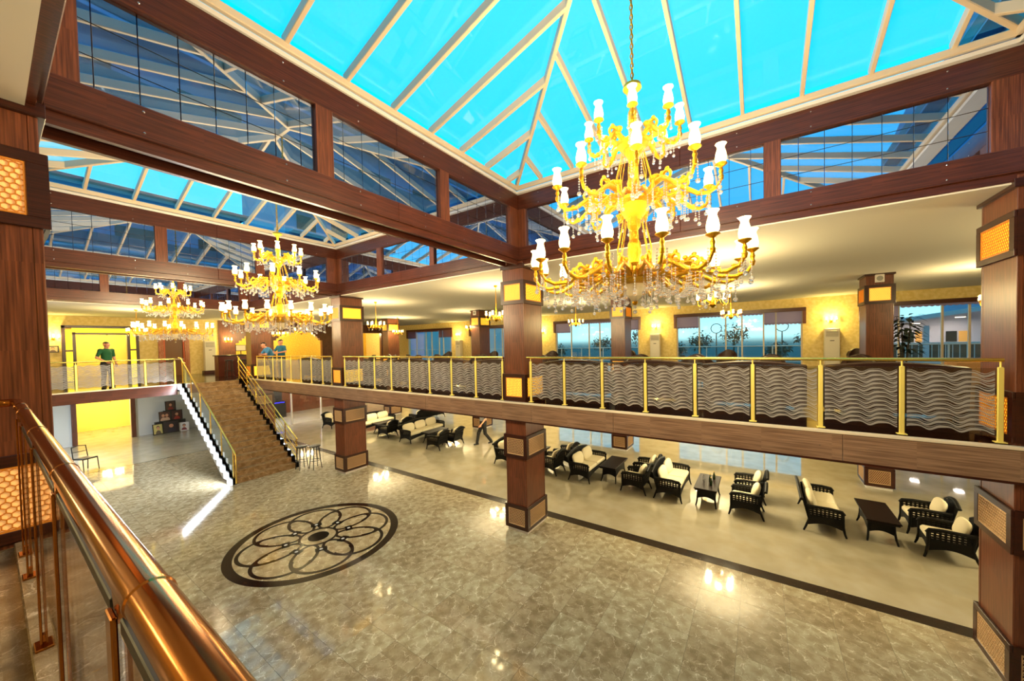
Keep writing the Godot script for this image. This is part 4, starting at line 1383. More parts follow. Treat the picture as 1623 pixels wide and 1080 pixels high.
func big_chandelier(label: String, p: Vector3) -> Node3D:
	var o := thing("chandelier", label, "chandelier", p, 0.0)
	var gold: Material = mats["gold"]
	# stem: turned gilt column. origin is the bottom finial at y 4.62
	var b := MB.new()
	var pr: Array = [Vector2(0.0, 0.36), Vector2(0.09, 0.37), Vector2(0.115, 0.40), Vector2(0.10, 0.43), Vector2(0.055, 0.46), Vector2(0.05, 0.52), Vector2(0.065, 0.56), Vector2(0.06, 0.66), Vector2(0.04, 0.70), Vector2(0.03, 0.78), Vector2(0.06, 0.82), Vector2(0.065, 0.88), Vector2(0.10, 0.93), Vector2(0.13, 0.99), Vector2(0.14, 1.02), Vector2(0.12, 1.06), Vector2(0.07, 1.10), Vector2(0.05, 1.16), Vector2(0.06, 1.24), Vector2(0.035, 1.32), Vector2(0.03, 1.42), Vector2(0.055, 1.48), Vector2(0.09, 1.53), Vector2(0.095, 1.58), Vector2(0.05, 1.62), Vector2(0.035, 1.70), Vector2(0.045, 1.80), Vector2(0.04, 1.90), Vector2(0.02, 1.95), Vector2(0.02, 2.04), Vector2(0.04, 2.09), Vector2(0.085, 2.12), Vector2(0.08, 2.15), Vector2(0.03, 2.17), Vector2(0.0, 2.20)]
	b.lathe(pr, 20)
	part(o, "stem", b.mesh(), gold)
	b = MB.new()
	b.lathe([Vector2(0.0, 0.10), Vector2(0.025, 0.11), Vector2(0.07, 0.16), Vector2(0.10, 0.24), Vector2(0.115, 0.34), Vector2(0.11, 0.37), Vector2(0.0, 0.37)], 24)
	part(o, "glass_bowl", b.mesh(), mats["bowl glass"])
	b = MB.new()
	b.lathe([Vector2(0.0, 0.07), Vector2(0.02, 0.08), Vector2(0.028, 0.105), Vector2(0.015, 0.115), Vector2(0.0, 0.12)], 12)
	part(o, "finial", b.mesh(), gold)
	part(o, "crystal_drop", drop_mesh(0.09, 0.02), mats["crystal"], at(0, 0.08, 0))
	# chain up to the skylight ridge
	var ch := part(o, "chain", chain_mesh(2.2, 4.03), gold)
	# tiers: [arms, radius, y of arm root, drop, height of cup over the root, drop length, phase, size]
	var warm := Color(1.0, 0.90, 0.70)
	for tr in [[16, 0.95, 0.33, 0.07, 0.10, 0.15, 0.081, 1.15], [10, 0.73, 1.06, 0.07, 0.10, 0.13, 0.312, 1.15], [8, 0.41, 1.60, 0.05, 0.08, 0.10, 0.278, 1.08]]:
		b = MB.new()
		var R: float = tr[1]
		var path := arm_path(0.05, R, tr[3], tr[4])
		b.tube(path, [0.018, 0.022, 0.026, 0.026, 0.022, 0.020, 0.019, 0.016, 0.013, 0.014], 7)
		# crest scroll, leaves and the turned socket under the cup
		var sc: Array = []
		var sr: Array = []
		for k in 11:
			var a := PI * (1.0 - 1.75 * k / 10.0)
			var q := 0.062 * (1.0 - k / 16.0)
			sc.append(Vector3(R * 0.60 + cos(a) * q, 0.05 + sin(a) * q, 0))
			sr.append(0.016 - 0.0006 * k)
		b.tube(sc, sr, 6)
		for lf in [[0.44, 0.075, 0.9], [0.52, 0.10, 1.0], [0.60, 0.115, 0.9], [0.80, -tr[3] * 0.6, 0.8], [0.92, -tr[3] * 0.5, 0.8], [0.30, 0.03, 1.1]]:
			b.ball(Vector3(R * lf[0], lf[1], 0), Vector3(0.026, 0.020, 0.019) * lf[2], 7)
		b.lathe([Vector2(0, tr[4] - 0.10), Vector2(0.016, tr[4] - 0.09), Vector2(0.022, tr[4] - 0.06), Vector2(0.013, tr[4] - 0.04), Vector2(0.020, tr[4] - 0.015), Vector2(0.014, tr[4])], 10, Vector3(R, 0, 0))
		b.lathe([Vector2(0.0, -0.035), Vector2(0.014, -0.02), Vector2(0.028, 0.0), Vector2(0.034, 0.02), Vector2(0.026, 0.03), Vector2(0.0, 0.035)], 10, Vector3(R * 0.42, 0.09, 0))
		var arm := b.mesh()
		b = MB.new()
		var hr := 0.10 + 0.10 * R
		b.lathe([Vector2(0.05, -0.07), Vector2(hr * 0.7, -0.05), Vector2(hr, -0.015), Vector2(hr * 1.05, 0.01), Vector2(hr * 0.8, 0.03), Vector2(hr * 0.55, 0.05), Vector2(0.05, 0.08)], 24, Vector3(0, tr[2], 0), Basis(), 0.04)
		part(o, "hub", b.mesh(), gold)
		for k in tr[0]:
			var a: float = TAU * k / tr[0] + tr[6]
			var x := Transform3D(Basis(Vector3.UP, a), Vector3(0, tr[2], 0))
			part(o, "arm", arm, gold, x)
			lamp_parts(o, x * at(R, tr[4] + 0.03, 0), tr[7])
			omni(o, x * Vector3(R, tr[4] + 0.11, 0), warm, LAMP, 0.025)
			var ln: float = tr[5] + (0.025 if k % 2 == 0 else 0.0)
			var big := 0.019 if tr[0] > 8 else 0.014
			for q in [[0.99, 0.035, 0.05, 0.0], [0.99, -0.035, 0.05, 0.02], [0.87, 0.0, -tr[3], 0.01], [0.80, 0.03, -tr[3] * 0.7, 0.0], [0.74, -0.03, -tr[3] * 0.5, -0.01], [0.62, 0.02, -0.01, 0.015], [0.52, -0.02, 0.03, 0.0], [0.40, 0.0, 0.0, 0.03]]:
				if tr[0] == 8 and q[0] < 0.6: continue
				if tr[0] == 10 and q[0] < 0.5: continue
				part(o, "crystal_drop", drop_mesh(snappedf(ln + q[3] + (0.03 if tr[0] == 16 and q[0] < 0.9 else 0.0), 0.005), big), mats["crystal"], x * at(R * q[0], q[2], q[1]))
		# short leaf scrolls between the arms, each with drops of its own
		if tr[0] > 8:
			b = MB.new()
			b.tube([Vector3(0.08, 0, 0), Vector3(R * 0.2, 0.05, 0), Vector3(R * 0.36, 0.02, 0), Vector3(R * 0.5, -0.06, 0), Vector3(R * 0.60, -0.05, 0), Vector3(R * 0.62, 0.0, 0), Vector3(R * 0.57, 0.02, 0)], [0.016, 0.020, 0.020, 0.018, 0.016, 0.013, 0.009], 6)
			for q in [[0.22, 0.06], [0.34, 0.035], [0.46, -0.04], [0.57, 0.02]]:
				b.ball(Vector3(R * q[0], q[1], 0), Vector3(0.024, 0.022, 0.022), 7)
			b.lathe([Vector2(0.0, -0.02), Vector2(0.02, -0.01), Vector2(0.032, 0.012), Vector2(0.0, 0.014)], 10, Vector3(R * 0.62, 0.02, 0))
			var leafarm := b.mesh()
			for k in tr[0]:
				var x := Transform3D(Basis(Vector3.UP, TAU * (k + 0.5) / tr[0] + tr[6]), Vector3(0, tr[2], 0))
				part(o, "leaf_scroll", leafarm, gold, x)
				for q in [[0.60, 0.0], [0.46, 0.0], [0.62, 0.03]]:
					part(o, "crystal_drop", drop_mesh(snappedf(tr[5] + q[1] + 0.02 * (k % 2), 0.005), 0.018), mats["crystal"], x * at(R * q[0], -0.06, 0.0))
		# basket of rods round the stem between tiers
		if tr[0] > 8:
			b = MB.new()
			for k in 12:
				var a := TAU * k / 12.0
				var d := Vector3(cos(a), 0, sin(a))
				var y2: float = tr[2] + (0.56 if tr[0] == 16 else 0.46)
				b.tube([d * 0.15 + Vector3(0, tr[2] + 0.03, 0), d * 0.16 + Vector3(0, (tr[2] + y2) / 2, 0), d * 0.10 + Vector3(0, y2, 0)], [0.004, 0.004, 0.004], 5)
			part(o, "rod_basket", b.mesh(), gold)
	return o

func chain_mesh(y0: float, y1: float) -> ArrayMesh:
	var b := MB.new()
	var y := y0
	var k := 0
	while y < y1:
		var p: Array = []
		var r: Array = []
		for i in 9:
			var a := TAU * i / 8.0
			var q := Vector3(cos(a) * 0.014, sin(a) * 0.028, 0)
			if k % 2 == 1: q = Vector3(0, q.y, q.x)
			p.append(Vector3(0, y, 0) + q)
			r.append(0.0055)
		b.tube(p, r, 5, false)
		y += 0.045
		k += 1
	b.tube([Vector3(0.006, y0, 0.004), Vector3(0.006, y1, 0.004)], [0.005, 0.005], 5, false)
	return b.mesh()

const LAMP := 0.8

func chandeliers() -> void:
	# hung on the centre line of each bay
	var o := big_chandelier("large three-tier gilt chandelier with crystal drops, nearest and biggest", Vector3(3.5, 4.62, -1.0))
	dup(o, "middle three-tier gilt chandelier, between the near truss and the staircase", Vector3(3.5, 4.62, -8.4), 0.1)
	dup(o, "farthest three-tier gilt chandelier, smallest in view above the stair head", Vector3(3.5, 4.62, -15.9), 0.25)
	# small ones under the gallery ceiling in two rows
	var zs := [-18.4, -12.45, -6.55, -0.83, 4.9]
	var nm := ["far left", "second from the left", "beside the middle column", "behind the large chandelier", "near the right column"]
	for i in 5:
		small_chandelier("small gilt chandelier in the front row under the gallery ceiling, %s" % nm[i], Vector3(8.55, 5.12, zs[i]), "front row of small chandeliers", 0.97, 5.0)
		small_chandelier("small gilt chandelier in the rear row near the windows, %s" % nm[i], Vector3(14.12, 5.12, zs[i]), "rear row of small chandeliers", 0.97, 5.0)
	small_chandelier("small gilt chandelier over the far gallery, right of the glowing portal", Vector3(3.55, 5.12, -21.5), "", 0.97, 4.0)
	small_chandelier("small gilt chandelier over the far gallery near the stepped arches", Vector3(9.6, 5.12, -23.4), "", 0.97, 4.0)
	for i in 3:
		small_chandelier("small gilt chandelier over the left gallery, behind the viewpoint, number %s from the stairs" % ["one", "two", "three"][i], Vector3(-4.0, 5.12, -15.0 + 7.4 * i), "", 0.97, 4.0)

func small_chandelier(label: String, p: Vector3, group: String, rod: float, e: float) -> Node3D:
	var key := "small%s" % snappedf(rod, 0.01)
	var o: Node3D
	if cache.has(key):
		o = dup(cache[key], label, p, rng.randf() * 1.0)
	else:
		o = thing("small_chandelier", label, "chandelier", p, 0.0)
		var gold: Material = mats["gold"]
		var b := MB.new()
		b.lathe([Vector2(0.0, -0.12), Vector2(0.02, -0.10), Vector2(0.07, -0.05), Vector2(0.075, -0.03), Vector2(0.03, 0.0), Vector2(0.035, 0.06), Vector2(0.02, 0.12), Vector2(0.03, 0.2), Vector2(0.012, 0.25), Vector2(0.008, rod - 0.06), Vector2(0.05, rod - 0.04), Vector2(0.055, rod), Vector2(0, rod)], 14)
		part(o, "stem", b.mesh(), gold)
		b = MB.new()
		b.tube(arm_path(0.03, 0.30, 0.06, 0.05), [0.010, 0.011, 0.012, 0.012, 0.011, 0.010, 0.009, 0.009, 0.008, 0.008], 6)
		var arm := b.mesh()
		for k in 6:
			var x := Transform3D(Basis(Vector3.UP, TAU * k / 6), Vector3.ZERO)
			part(o, "arm", arm, gold, x)
			lamp_parts(o, x * at(0.30, 0.06, 0), 0.9)
			part(o, "crystal_drop", drop_mesh(0.09, 0.014), mats["crystal"], x * at(0.26, -0.04, 0))
			omni(o, x * Vector3(0.30, 0.13, 0), Color(1.0, 0.90, 0.64), 1.0, 0.05)
		cache[key] = o
	if group: o.set_meta("group", group)
	for c in o.get_children():
		if c is OmniLight3D: c.light_energy = e * SMALL / 6.0
	return o

const SMALL := 1.0

# ---------------------------------------------------------------- wicker lounge
func wicker(called: String, label: String, category: String, w: float, seats: int, at_: Vector3, turn: float, group: String) -> Node3D:
	var key := "wicker%s" % w
	if cache.has(key):
		var c := dup(cache[key], label, at_, turn)
		return c
	var o := thing(called, label, category, at_, turn, group)
	var wk: Material = mats["wicker"]
	var D := 0.66
	# front faces +z
	for sx in [-1.0, 1.0]:
		var lg := MB.new()
		lg.tube([Vector3(sx * (w / 2 - 0.03), 0.54, D / 2 - 0.04), Vector3(sx * (w / 2 - 0.03), 0.22, D / 2 - 0.035), Vector3(sx * (w / 2 - 0.02), 0.08, D / 2 - 0.01), Vector3(sx * (w / 2 - 0.01), 0.0, D / 2 + 0.015)], [0.028, 0.026, 0.022, 0.018], 8)
		part(o, "leg", lg.mesh(), wk)
		lg = MB.new()
		lg.tube([Vector3(sx * (w / 2 - 0.03), 0.60, -D / 2 + 0.02), Vector3(sx * (w / 2 - 0.03), 0.28, -D / 2 + 0.05), Vector3(sx * (w / 2 - 0.025), 0.10, -D / 2 - 0.01), Vector3(sx * (w / 2 - 0.015), 0.0, -D / 2 - 0.05)], [0.028, 0.026, 0.022, 0.018], 8)
		part(o, "leg", lg.mesh(), wk)
		# side: arched skirt below, open lattice above
		var b := MB.new()
		var turned := Transform3D(Basis(Vector3(0, 0, 1), Vector3.UP, Vector3(-1, 0, 0)), Vector3(sx * (w / 2 - 0.03), 0, 0))
		var poly := PackedVector2Array()
		for k in 11:
			var q := -D / 2 + 0.03 + (D - 0.08) * k / 10.0
			poly.append(Vector2(q, 0.145 + 0.07 * sin(PI * k / 10.0)))
		poly.append(Vector2(D / 2 - 0.05, 0.36))
		poly.append(Vector2(-D / 2 + 0.03, 0.36))
		b.prism(poly, 0.025, turned)
		part(o, "side_panel", b.mesh(), wk)
		b = MB.new()
		for k in 9:
			var q := -D / 2 + 0.04 + (D - 0.10) * k / 8.0
			b.box(Vector3(sx * (w / 2 - 0.03), 0.44, q), Vector3(0.018, 0.18, 0.034))
		for k in 4:
			b.box(Vector3(sx * (w / 2 - 0.03), 0.365 + 0.047 * k, -0.01), Vector3(0.020, 0.026, D - 0.08))
		part(o, "arm_lattice", b.mesh(), wk)
		b = MB.new()
		b.tube([Vector3(sx * (w / 2 - 0.03), 0.56, -D / 2), Vector3(sx * (w / 2 - 0.03), 0.565, 0.1), Vector3(sx * (w / 2 - 0.03), 0.55, D / 2 - 0.06), Vector3(sx * (w / 2 - 0.03), 0.49, D / 2 - 0.01)], [0.036, 0.038, 0.036, 0.026], 8)
		part(o, "arm_rest", b.mesh(), wk)
	var b := MB.new()
	var poly := PackedVector2Array()
	for k in 15:
		poly.append(Vector2(-w / 2 + 0.05 + (w - 0.1) * k / 14.0, 0.15 + 0.08 * sin(PI * k / 14.0)))
	poly.append(Vector2(w / 2 - 0.05, 0.33))
	poly.append(Vector2(-w / 2 + 0.05, 0.33))
	b.prism(poly, 0.025, at(0, 0, D / 2 - 0.045))
	b.box(Vector3(0, 0.31, -0.01), Vector3(w - 0.08, 0.04, D - 0.1))
	part(o, "front_panel", b.mesh(), wk)
	# back: leaning, woven uprights, arched top
	var lean := Transform3D(Basis(Vector3.RIGHT, -0.24), Vector3(0, 0.22, -D / 2 + 0.05))
	b = MB.new()
	var n := int(w / 0.045)
	var top := func(x: float) -> float: return 0.50 + 0.11 * cos(PI * x / w)
	for k in n + 1:
		var x := -w / 2 + 0.03 + (w - 0.06) * k / n
		b.box(Vector3(x, top.call(x) / 2, 0), Vector3(0.030, top.call(x), 0.022), 0.0, lean)
	for k in 5:
		b.box(Vector3(0, 0.03 + 0.11 * k, -0.006), Vector3(w - 0.04, 0.05, 0.014), 0.0, lean)
	var rim: Array = []
	var rr: Array = []
	for k in 17:
		var x := -w / 2 + 0.0 + w * k / 16.0
		rim.append(lean * Vector3(x, top.call(x), -0.005 - 0.03 * absf(x) / w))
		rr.append(0.036)
	b.tube(rim, rr, 8)
	part(o, "backrest", b.mesh(), wk)
	var cu: Material = mats["cushion"]
	for k in seats:
		var sw := (w - 0.14) / seats
		var x := -w / 2 + 0.07 + sw * (k + 0.5)
		b = MB.new()
		b.box(Vector3(x, 0.385, 0.02), Vector3(sw - 0.008, 0.12, D - 0.10), 0.035)
		part(o, "seat_cushion", b.mesh(), cu)
		b = MB.new()
		pillow(b, Transform3D(Basis(Vector3.RIGHT, -0.30), Vector3(x, 0.60, -D / 2 + 0.115)), Vector3(sw * 0.48, 0.185, 0.085))
		part(o, "back_pillow", b.mesh(), cu)
	cache[key] = o
	return o

func pillow(b: MB, x: Transform3D, r: Vector3) -> void:
	var h := 10
	var k := 18
	var pt := func(i: int, j: int) -> Vector3:
		var a := PI * i / h - PI / 2
		var c := TAU * j / k
		var s := func(q: float, e: float) -> float: return signf(q) * pow(absf(q), e)
		return Vector3(s.call(cos(a), 0.8) * s.call(cos(c), 0.55) * r.x, s.call(cos(a), 0.8) * s.call(sin(c), 0.55) * r.y, s.call(sin(a), 0.9) * r.z)
	for i in h:
		for j in k:
			var p: Array[Vector3] = []
			var n: Array[Vector3] = []
			for e in [[i, j], [i, j + 1], [i + 1, j + 1], [i + 1, j]]:
				var q: Vector3 = pt.call(e[0], e[1])
				p.append(x * q)
				n.append((x.basis * (q / (r * r)).normalized()).normalized())
			b.tri(p[0], p[1], p[2], n[0], n[1], n[2])
			b.tri(p[0], p[2], p[3], n[0], n[2], n[3])

func coffee_table(label: String, at_: Vector3) -> void:
	if cache.has("coffee"):
		dup(cache["coffee"], label, at_)
		return
	var o := thing("coffee_table", label, "table", at_, 0.0, "wicker coffee tables")
	var wk: Material = mats["wicker"]
	part(o, "table_top", boxm(Vector3(1.22, 0.03, 0.54), 0.008), mats["table glass"], at(0, 0.485, 0))
	part(o, "top_frame", boxm(Vector3(1.16, 0.04, 0.5), 0.01), wk, at(0, 0.45, 0))
	for sx in [-1.0, 1.0]:
		for sz in [-1.0, 1.0]:
			var b := MB.new()
			b.tube([Vector3(sx * 0.40, 0.45, sz * 0.19), Vector3(sx * 0.41, 0.24, sz * 0.2), Vector3(sx * 0.45, 0.1, sz * 0.215), Vector3(sx * 0.51, 0, sz * 0.235)], [0.024, 0.022, 0.02, 0.016], 8)
			part(o, "leg", b.mesh(), wk)
	for sz in [-1.0, 1.0]:
		var b := MB.new()
		var poly := PackedVector2Array()
		for k in 11: poly.append(Vector2(-0.41 + 0.82 * k / 10.0, 0.17 + 0.09 * sin(PI * k / 10.0)))
		poly.append(Vector2(0.40, 0.43))
		poly.append(Vector2(-0.40, 0.43))
		b.prism(poly, 0.02, at(0, 0, sz * 0.2))
		part(o, "apron", b.mesh(), wk)
	for sx in [-1.0, 1.0]:
		var b := MB.new()
		var poly := PackedVector2Array()
		for k in 9: poly.append(Vector2(-0.2 + 0.4 * k / 8.0, 0.17 + 0.06 * sin(PI * k / 8.0)))
		poly.append(Vector2(0.19, 0.43))
		poly.append(Vector2(-0.19, 0.43))
		b.prism(poly, 0.02, Transform3D(Basis(Vector3.UP, PI / 2), Vector3(sx * 0.41, 0, 0)))
		part(o, "apron", b.mesh(), wk)
	cache["coffee"] = o

func lounge() -> void:
	var gs := "wicker sofas in the lobby lounge"
	var ga := "wicker armchairs in the lobby lounge"
	wicker("wicker_sofa", "black wicker sofa with white cushions, nearest the right-hand column, first from the right", "sofa", 1.56, 2, Vector3(10.97, 0, 1.17), 0.0, gs)
	wicker("wicker_sofa", "black wicker sofa with white cushions facing the bottle-laden table, second from the right", "sofa", 1.56, 2, Vector3(10.95, 0, -2.1), 0.0, gs)
	wicker("wicker_sofa", "black wicker sofa with white cushions just right of the middle column", "sofa", 1.56, 2, Vector3(10.95, 0, -4.7), 0.0, gs)
	wicker("wicker_sofa", "black wicker sofa half hidden behind the middle column, at its left side", "sofa", 1.56, 2, Vector3(10.97, 0, -7.68), 0.0, gs)
	wicker("wicker_sofa", "long black wicker sofa with three white back pillows between the two columns", "sofa", 2.3, 3, Vector3(11.5, 0, -13.3), 0.08, gs)
	wicker("wicker_sofa", "long black wicker sofa partly behind the second column, right of it", "sofa", 2.3, 3, Vector3(11.4, 0, -17.0), 0.08, gs)
	wicker("wicker_sofa", "black wicker sofa seen from behind in the back row of the lounge", "sofa", 1.56, 2, Vector3(14.6, 0, -16.2), PI, gs)
	for a in [["nearest the right-hand column, front one of the pair", 10.44, 3.0], ["next to the right-hand column, rear one of the pair", 11.46, 2.98], ["right of the bottle-laden table, front one of the pair", 10.48, -0.33], ["right of the bottle-laden table, rear one of the pair", 11.46, -0.3], ["behind the second sofa's back, front one", 10.5, -3.06], ["behind the second sofa's back, rear one", 11.5, -3.02], ["touching the right edge of the middle column, front one", 10.55, -5.9], ["touching the right edge of the middle column, rear one", 11.5, -5.85]]:
		wicker("wicker_armchair", "black wicker armchair with white cushion, " + a[0], "armchair", 0.62, 1, Vector3(a[1], 0, a[2]), PI + rng.randf_range(-0.05, 0.05), ga)
	for a in [["seen from behind before the three-pillow sofa, nearer one", 10.55, -11.36], ["seen from behind before the three-pillow sofa, farther one", 11.3, -11.2], ["seen from behind right of the second column, nearer one", 10.75, -15.0], ["seen from behind right of the second column, farther one", 11.55, -15.0]]:
		wicker("wicker_armchair", "black wicker armchair " + a[0], "armchair", 0.62, 1, Vector3(a[1], 0, a[2]), PI + 0.1, ga)
	wicker("wicker_armchair", "black wicker armchair left of the second column, near the glass partition", "armchair", 0.62, 1, Vector3(10.4, 0, -19.35), 0.2, ga)
	wicker("wicker_armchair", "black wicker armchair in the back row behind the three-pillow sofa", "armchair", 0.62, 1, Vector3(13.3, 0, -15.9), PI, ga)
	for t in [["nearest the right-hand column, with a bare dark top", 10.85, 2.1], ["carrying several bottles, second from the right", 10.8, -1.2], ["right of the middle column, third from the right", 11.1, -3.92], ["left of the middle column", 11.0, -6.75], ["in front of the three-pillow sofa", 11.3, -12.3], ["behind the second column", 11.3, -15.95]]:
		coffee_table("black wicker coffee table " + t[0], Vector3(t[1], 0, t[2]))
	# bottles and glasses on the second table
	for k in 5:
		var b := MB.new()
		var p := Vector3(10.55 + 0.13 * k, 0.501, -1.2 + [0.1, -0.08, 0.05, -0.12, 0.12][k])
		if k % 2 == 0:
			b.lathe([Vector2(0, 0), Vector2(0.03, 0), Vector2(0.032, 0.1), Vector2(0.028, 0.13), Vector2(0.012, 0.17), Vector2(0.012, 0.22), Vector2(0, 0.22)], 12)
			var s := single("bottle", b.mesh(), mat("bottle glass", Color(0.12, 0.2, 0.1), 0.1), ["bottle at the near end of the second table from the right", "", "bottle in the middle of the second table from the right", "", "bottle at the far end of the second table from the right"][k], "bottle", p, "bottles and glasses on the coffee table")
			b = MB.new()
			b.lathe([Vector2(0.0135, 0.2), Vector2(0.0135, 0.225), Vector2(0, 0.226)], 10)
			part(s, "cap", b.mesh(), mats["brass"])
		else:
			b.lathe([Vector2(0, 0), Vector2(0.028, 0.0), Vector2(0.034, 0.12), Vector2(0.031, 0.12), Vector2(0.026, 0.01), Vector2(0, 0.01)], 12)
			single("drinking_glass", b.mesh(), mats["rail glass"], ["", "drinking glass between the first two bottles on the second table", "", "drinking glass between the last two bottles on the second table"][k], "glass", p, "bottles and glasses on the coffee table")
	# metal chair below the far left gallery
	var o := thing("metal_chair", "thin black metal chair standing before the yellow lobby doorway", "chair", Vector3(1.95, 0, -20.7), 0.5)
	for sx in [-1.0, 1.0]:
		var b := MB.new()
		b.tube([Vector3(sx * 0.22, 0, -0.24), Vector3(sx * 0.21, 0.45, -0.2), Vector3(sx * 0.2, 0.9, -0.27)], [0.014, 0.014, 0.014], 8)
		part(o, "leg", b.mesh(), mats["black"])
		b = MB.new()
		b.tube([Vector3(sx * 0.22, 0, 0.24), Vector3(sx * 0.21, 0.45, 0.2)], [0.014, 0.014], 8)
		part(o, "leg", b.mesh(), mats["black"])
	var bk := MB.new()
	bk.tube([Vector3(-0.2, 0.88, -0.27), Vector3(0, 0.92, -0.29), Vector3(0.2, 0.88, -0.27)], [0.014, 0.014, 0.014], 8)
	bk.tube([Vector3(-0.2, 0.7, -0.245), Vector3(0.2, 0.7, -0.245)], [0.01, 0.01], 8)
	part(o, "backrest", bk.mesh(), mats["black"])
	part(o, "seat", boxm(Vector3(0.44, 0.05, 0.44), 0.015), mats["black"], at(0, 0.46, 0))
	# small chandeliers hanging from the lounge ceiling, hidden behind the fascia but mirrored in the floor
	var c := ["first", "second", "third", "fourth"]
	for k in 4:
		small_chandelier("small gilt chandelier hanging low in the lounge, front row, %s from the right" % c[k], Vector3(11.0, 2.08, -0.97 - 7.5 * k), "lounge chandeliers", 0.52, LOUNGE)
		small_chandelier("small gilt chandelier hanging low in the lounge, window row, %s from the right" % c[k], Vector3(17.2, 2.08, -2.0 - 7.5 * k), "lounge chandeliers", 0.52, LOUNGE)
	small_chandelier("small gilt chandelier in the lounge beside the nearest column", Vector3(11.0, 2.08, 5.5), "lounge chandeliers", 0.52, LOUNGE)
	for o2 in get_children():
		if o2.get_meta("group", "") == "lounge chandeliers":
			for l in o2.get_children():
				if l is OmniLight3D: l.light_color = Color(1.0, 0.92, 0.72)

const LOUNGE := 10.0

# ---------------------------------------------------------------- gallery furniture
const ORD := ["first", "second", "third", "fourth", "fifth", "sixth", "seventh", "eighth", "ninth", "tenth", "eleventh"]

func gallery_furniture() -> void:
	var first: Node3D
	var i := 0
	for z in [2.0, 0.2, -1.6, -3.3, -6.8, -8.4, -10.0, -13.4, -15.2, -17.0]:
		for s in [[11.2, -PI / 2, "second"], [12.6, PI / 2, "third"]]:
			var lab := "brown leather tub chair in the %s row behind the gallery railing, %s from the right" % [s[2], ORD[i / 2]]
			var p := Vector3(s[0] + rng.randf_range(-0.12, 0.12), FLOOR2, z + rng.randf_range(-0.2, 0.2))
			var t: float = s[1] + rng.randf_range(-0.4, 0.4)
			if first: dup(first, lab, p, t)
			else:
				first = tub_chair(lab, p, t)
			i += 1
		var tl := "round dark table on the right gallery, %s from the right" % ORD[i / 2 - 1]
		if cache.has("tub_table"): dup(cache["tub_table"], tl, Vector3(10.25, FLOOR2, z))
		else:
			var o := thing("cafe_table", tl, "table", Vector3(10.25, FLOOR2, z), 0.0, "round gallery tables")
			var b := MB.new()
			b.lathe([Vector2(0, 0.70), Vector2(0.36, 0.70), Vector2(0.38, 0.715), Vector2(0.37, 0.73), Vector2(0, 0.732)], 24)
			part(o, "table_top", b.mesh(), mats["table glass"])
			b = MB.new()
			b.lathe([Vector2(0.24, 0), Vector2(0.24, 0.015), Vector2(0.05, 0.05), Vector2(0.035, 0.1), Vector2(0.035, 0.66), Vector2(0.1, 0.70), Vector2(0, 0.70)], 18)
			part(o, "pedestal", b.mesh(), mats["black"])
			cache["tub_table"] = o
	for k in 6:
		dup(first, "brown leather tub chair in the row along the gallery windows, %s from the right" % ORD[k], Vector3(17.6 + rng.randf_range(-0.2, 0.2), FLOOR2, 3.0 - 4.2 * k), -PI / 2 + rng.randf_range(-0.3, 0.3)).set_meta("group", "tub chairs by the windows")
	# dark sofas with their backs to the railing
	var so0: Node3D
	var names := ["by the right column", "second from the right column", "third from the right column", "just right of the middle column", "just left of the middle column", "second left of the middle column", "third left of the middle column", "right of the stair-side column", "left of the stair-side column", "at the far end of the row"]
	for k in 10:
		var z: float = [1.75, -0.15, -2.0, -3.85, -6.3, -8.2, -10.1, -13.2, -15.1, -17.0][k]
		var lab = "dark brown leather sofa backed against the gallery railing, " + names[k]
		var p := Vector3(8.55, FLOOR2, z)
		if so0:
			dup(so0, lab, p, PI / 2)
			continue
		so0 = thing("leather_sofa", lab, "sofa", p, PI / 2, "sofas along the gallery railing")
		var lm: Material = mats["leather"]
		part(so0, "base", boxm(Vector3(1.66, 0.26, 0.76), 0.03), lm, at(0, 0.21, 0))
		for c in 2:
			part(so0, "seat_cushion", boxm(Vector3(0.68, 0.15, 0.6), 0.05), lm, at(-0.35 + 0.7 * c, 0.40, 0.06))
		var b := MB.new()
		var poly := PackedVector2Array([Vector2(-0.83, 0.1), Vector2(0.83, 0.1)])
		for q in 13: poly.append(Vector2(0.83 - 1.66 * q / 12.0, 0.84 + 0.07 * sin(PI * q / 12.0)))
		b.prism(poly, 0.16, Transform3D(Basis(Vector3.RIGHT, -0.1), Vector3(0, 0, -0.29)))
		part(so0, "backrest", b.mesh(), lm)
		for sx in [-1.0, 1.0]:
			part(so0, "arm", boxm(Vector3(0.15, 0.5, 0.74), 0.06), lm, at(sx * 0.76, 0.36, 0.02))
			for sz in [-1.0, 1.0]:
				part(so0, "leg", boxm(Vector3(0.06, 0.09, 0.06), 0.008), mats["black"], at(sx * 0.72, 0.045, sz * 0.31))
	# long curved sofa at the far right behind the railing
	var so := thing("tan_sofa", "tan striped sofa behind the railing near the right column", "sofa", Vector3(9.6, FLOOR2, 3.6), -PI / 2 + 0.5)
	part(so, "seat", boxm(Vector3(1.7, 0.42, 0.75), 0.06), mat("tan cloth", Color(0.52, 0.38, 0.22), 0.8), at(0, 0.24, 0))
	part(so, "backrest", boxm(Vector3(1.7, 0.5, 0.2), 0.07), mats["tan cloth"], at(0, 0.66, -0.3))
	for sx in [-1.0, 1.0]:
		part(so, "arm", boxm(Vector3(0.16, 0.3, 0.7), 0.06), mats["tan cloth"], at(sx * 0.8, 0.55, 0.02))

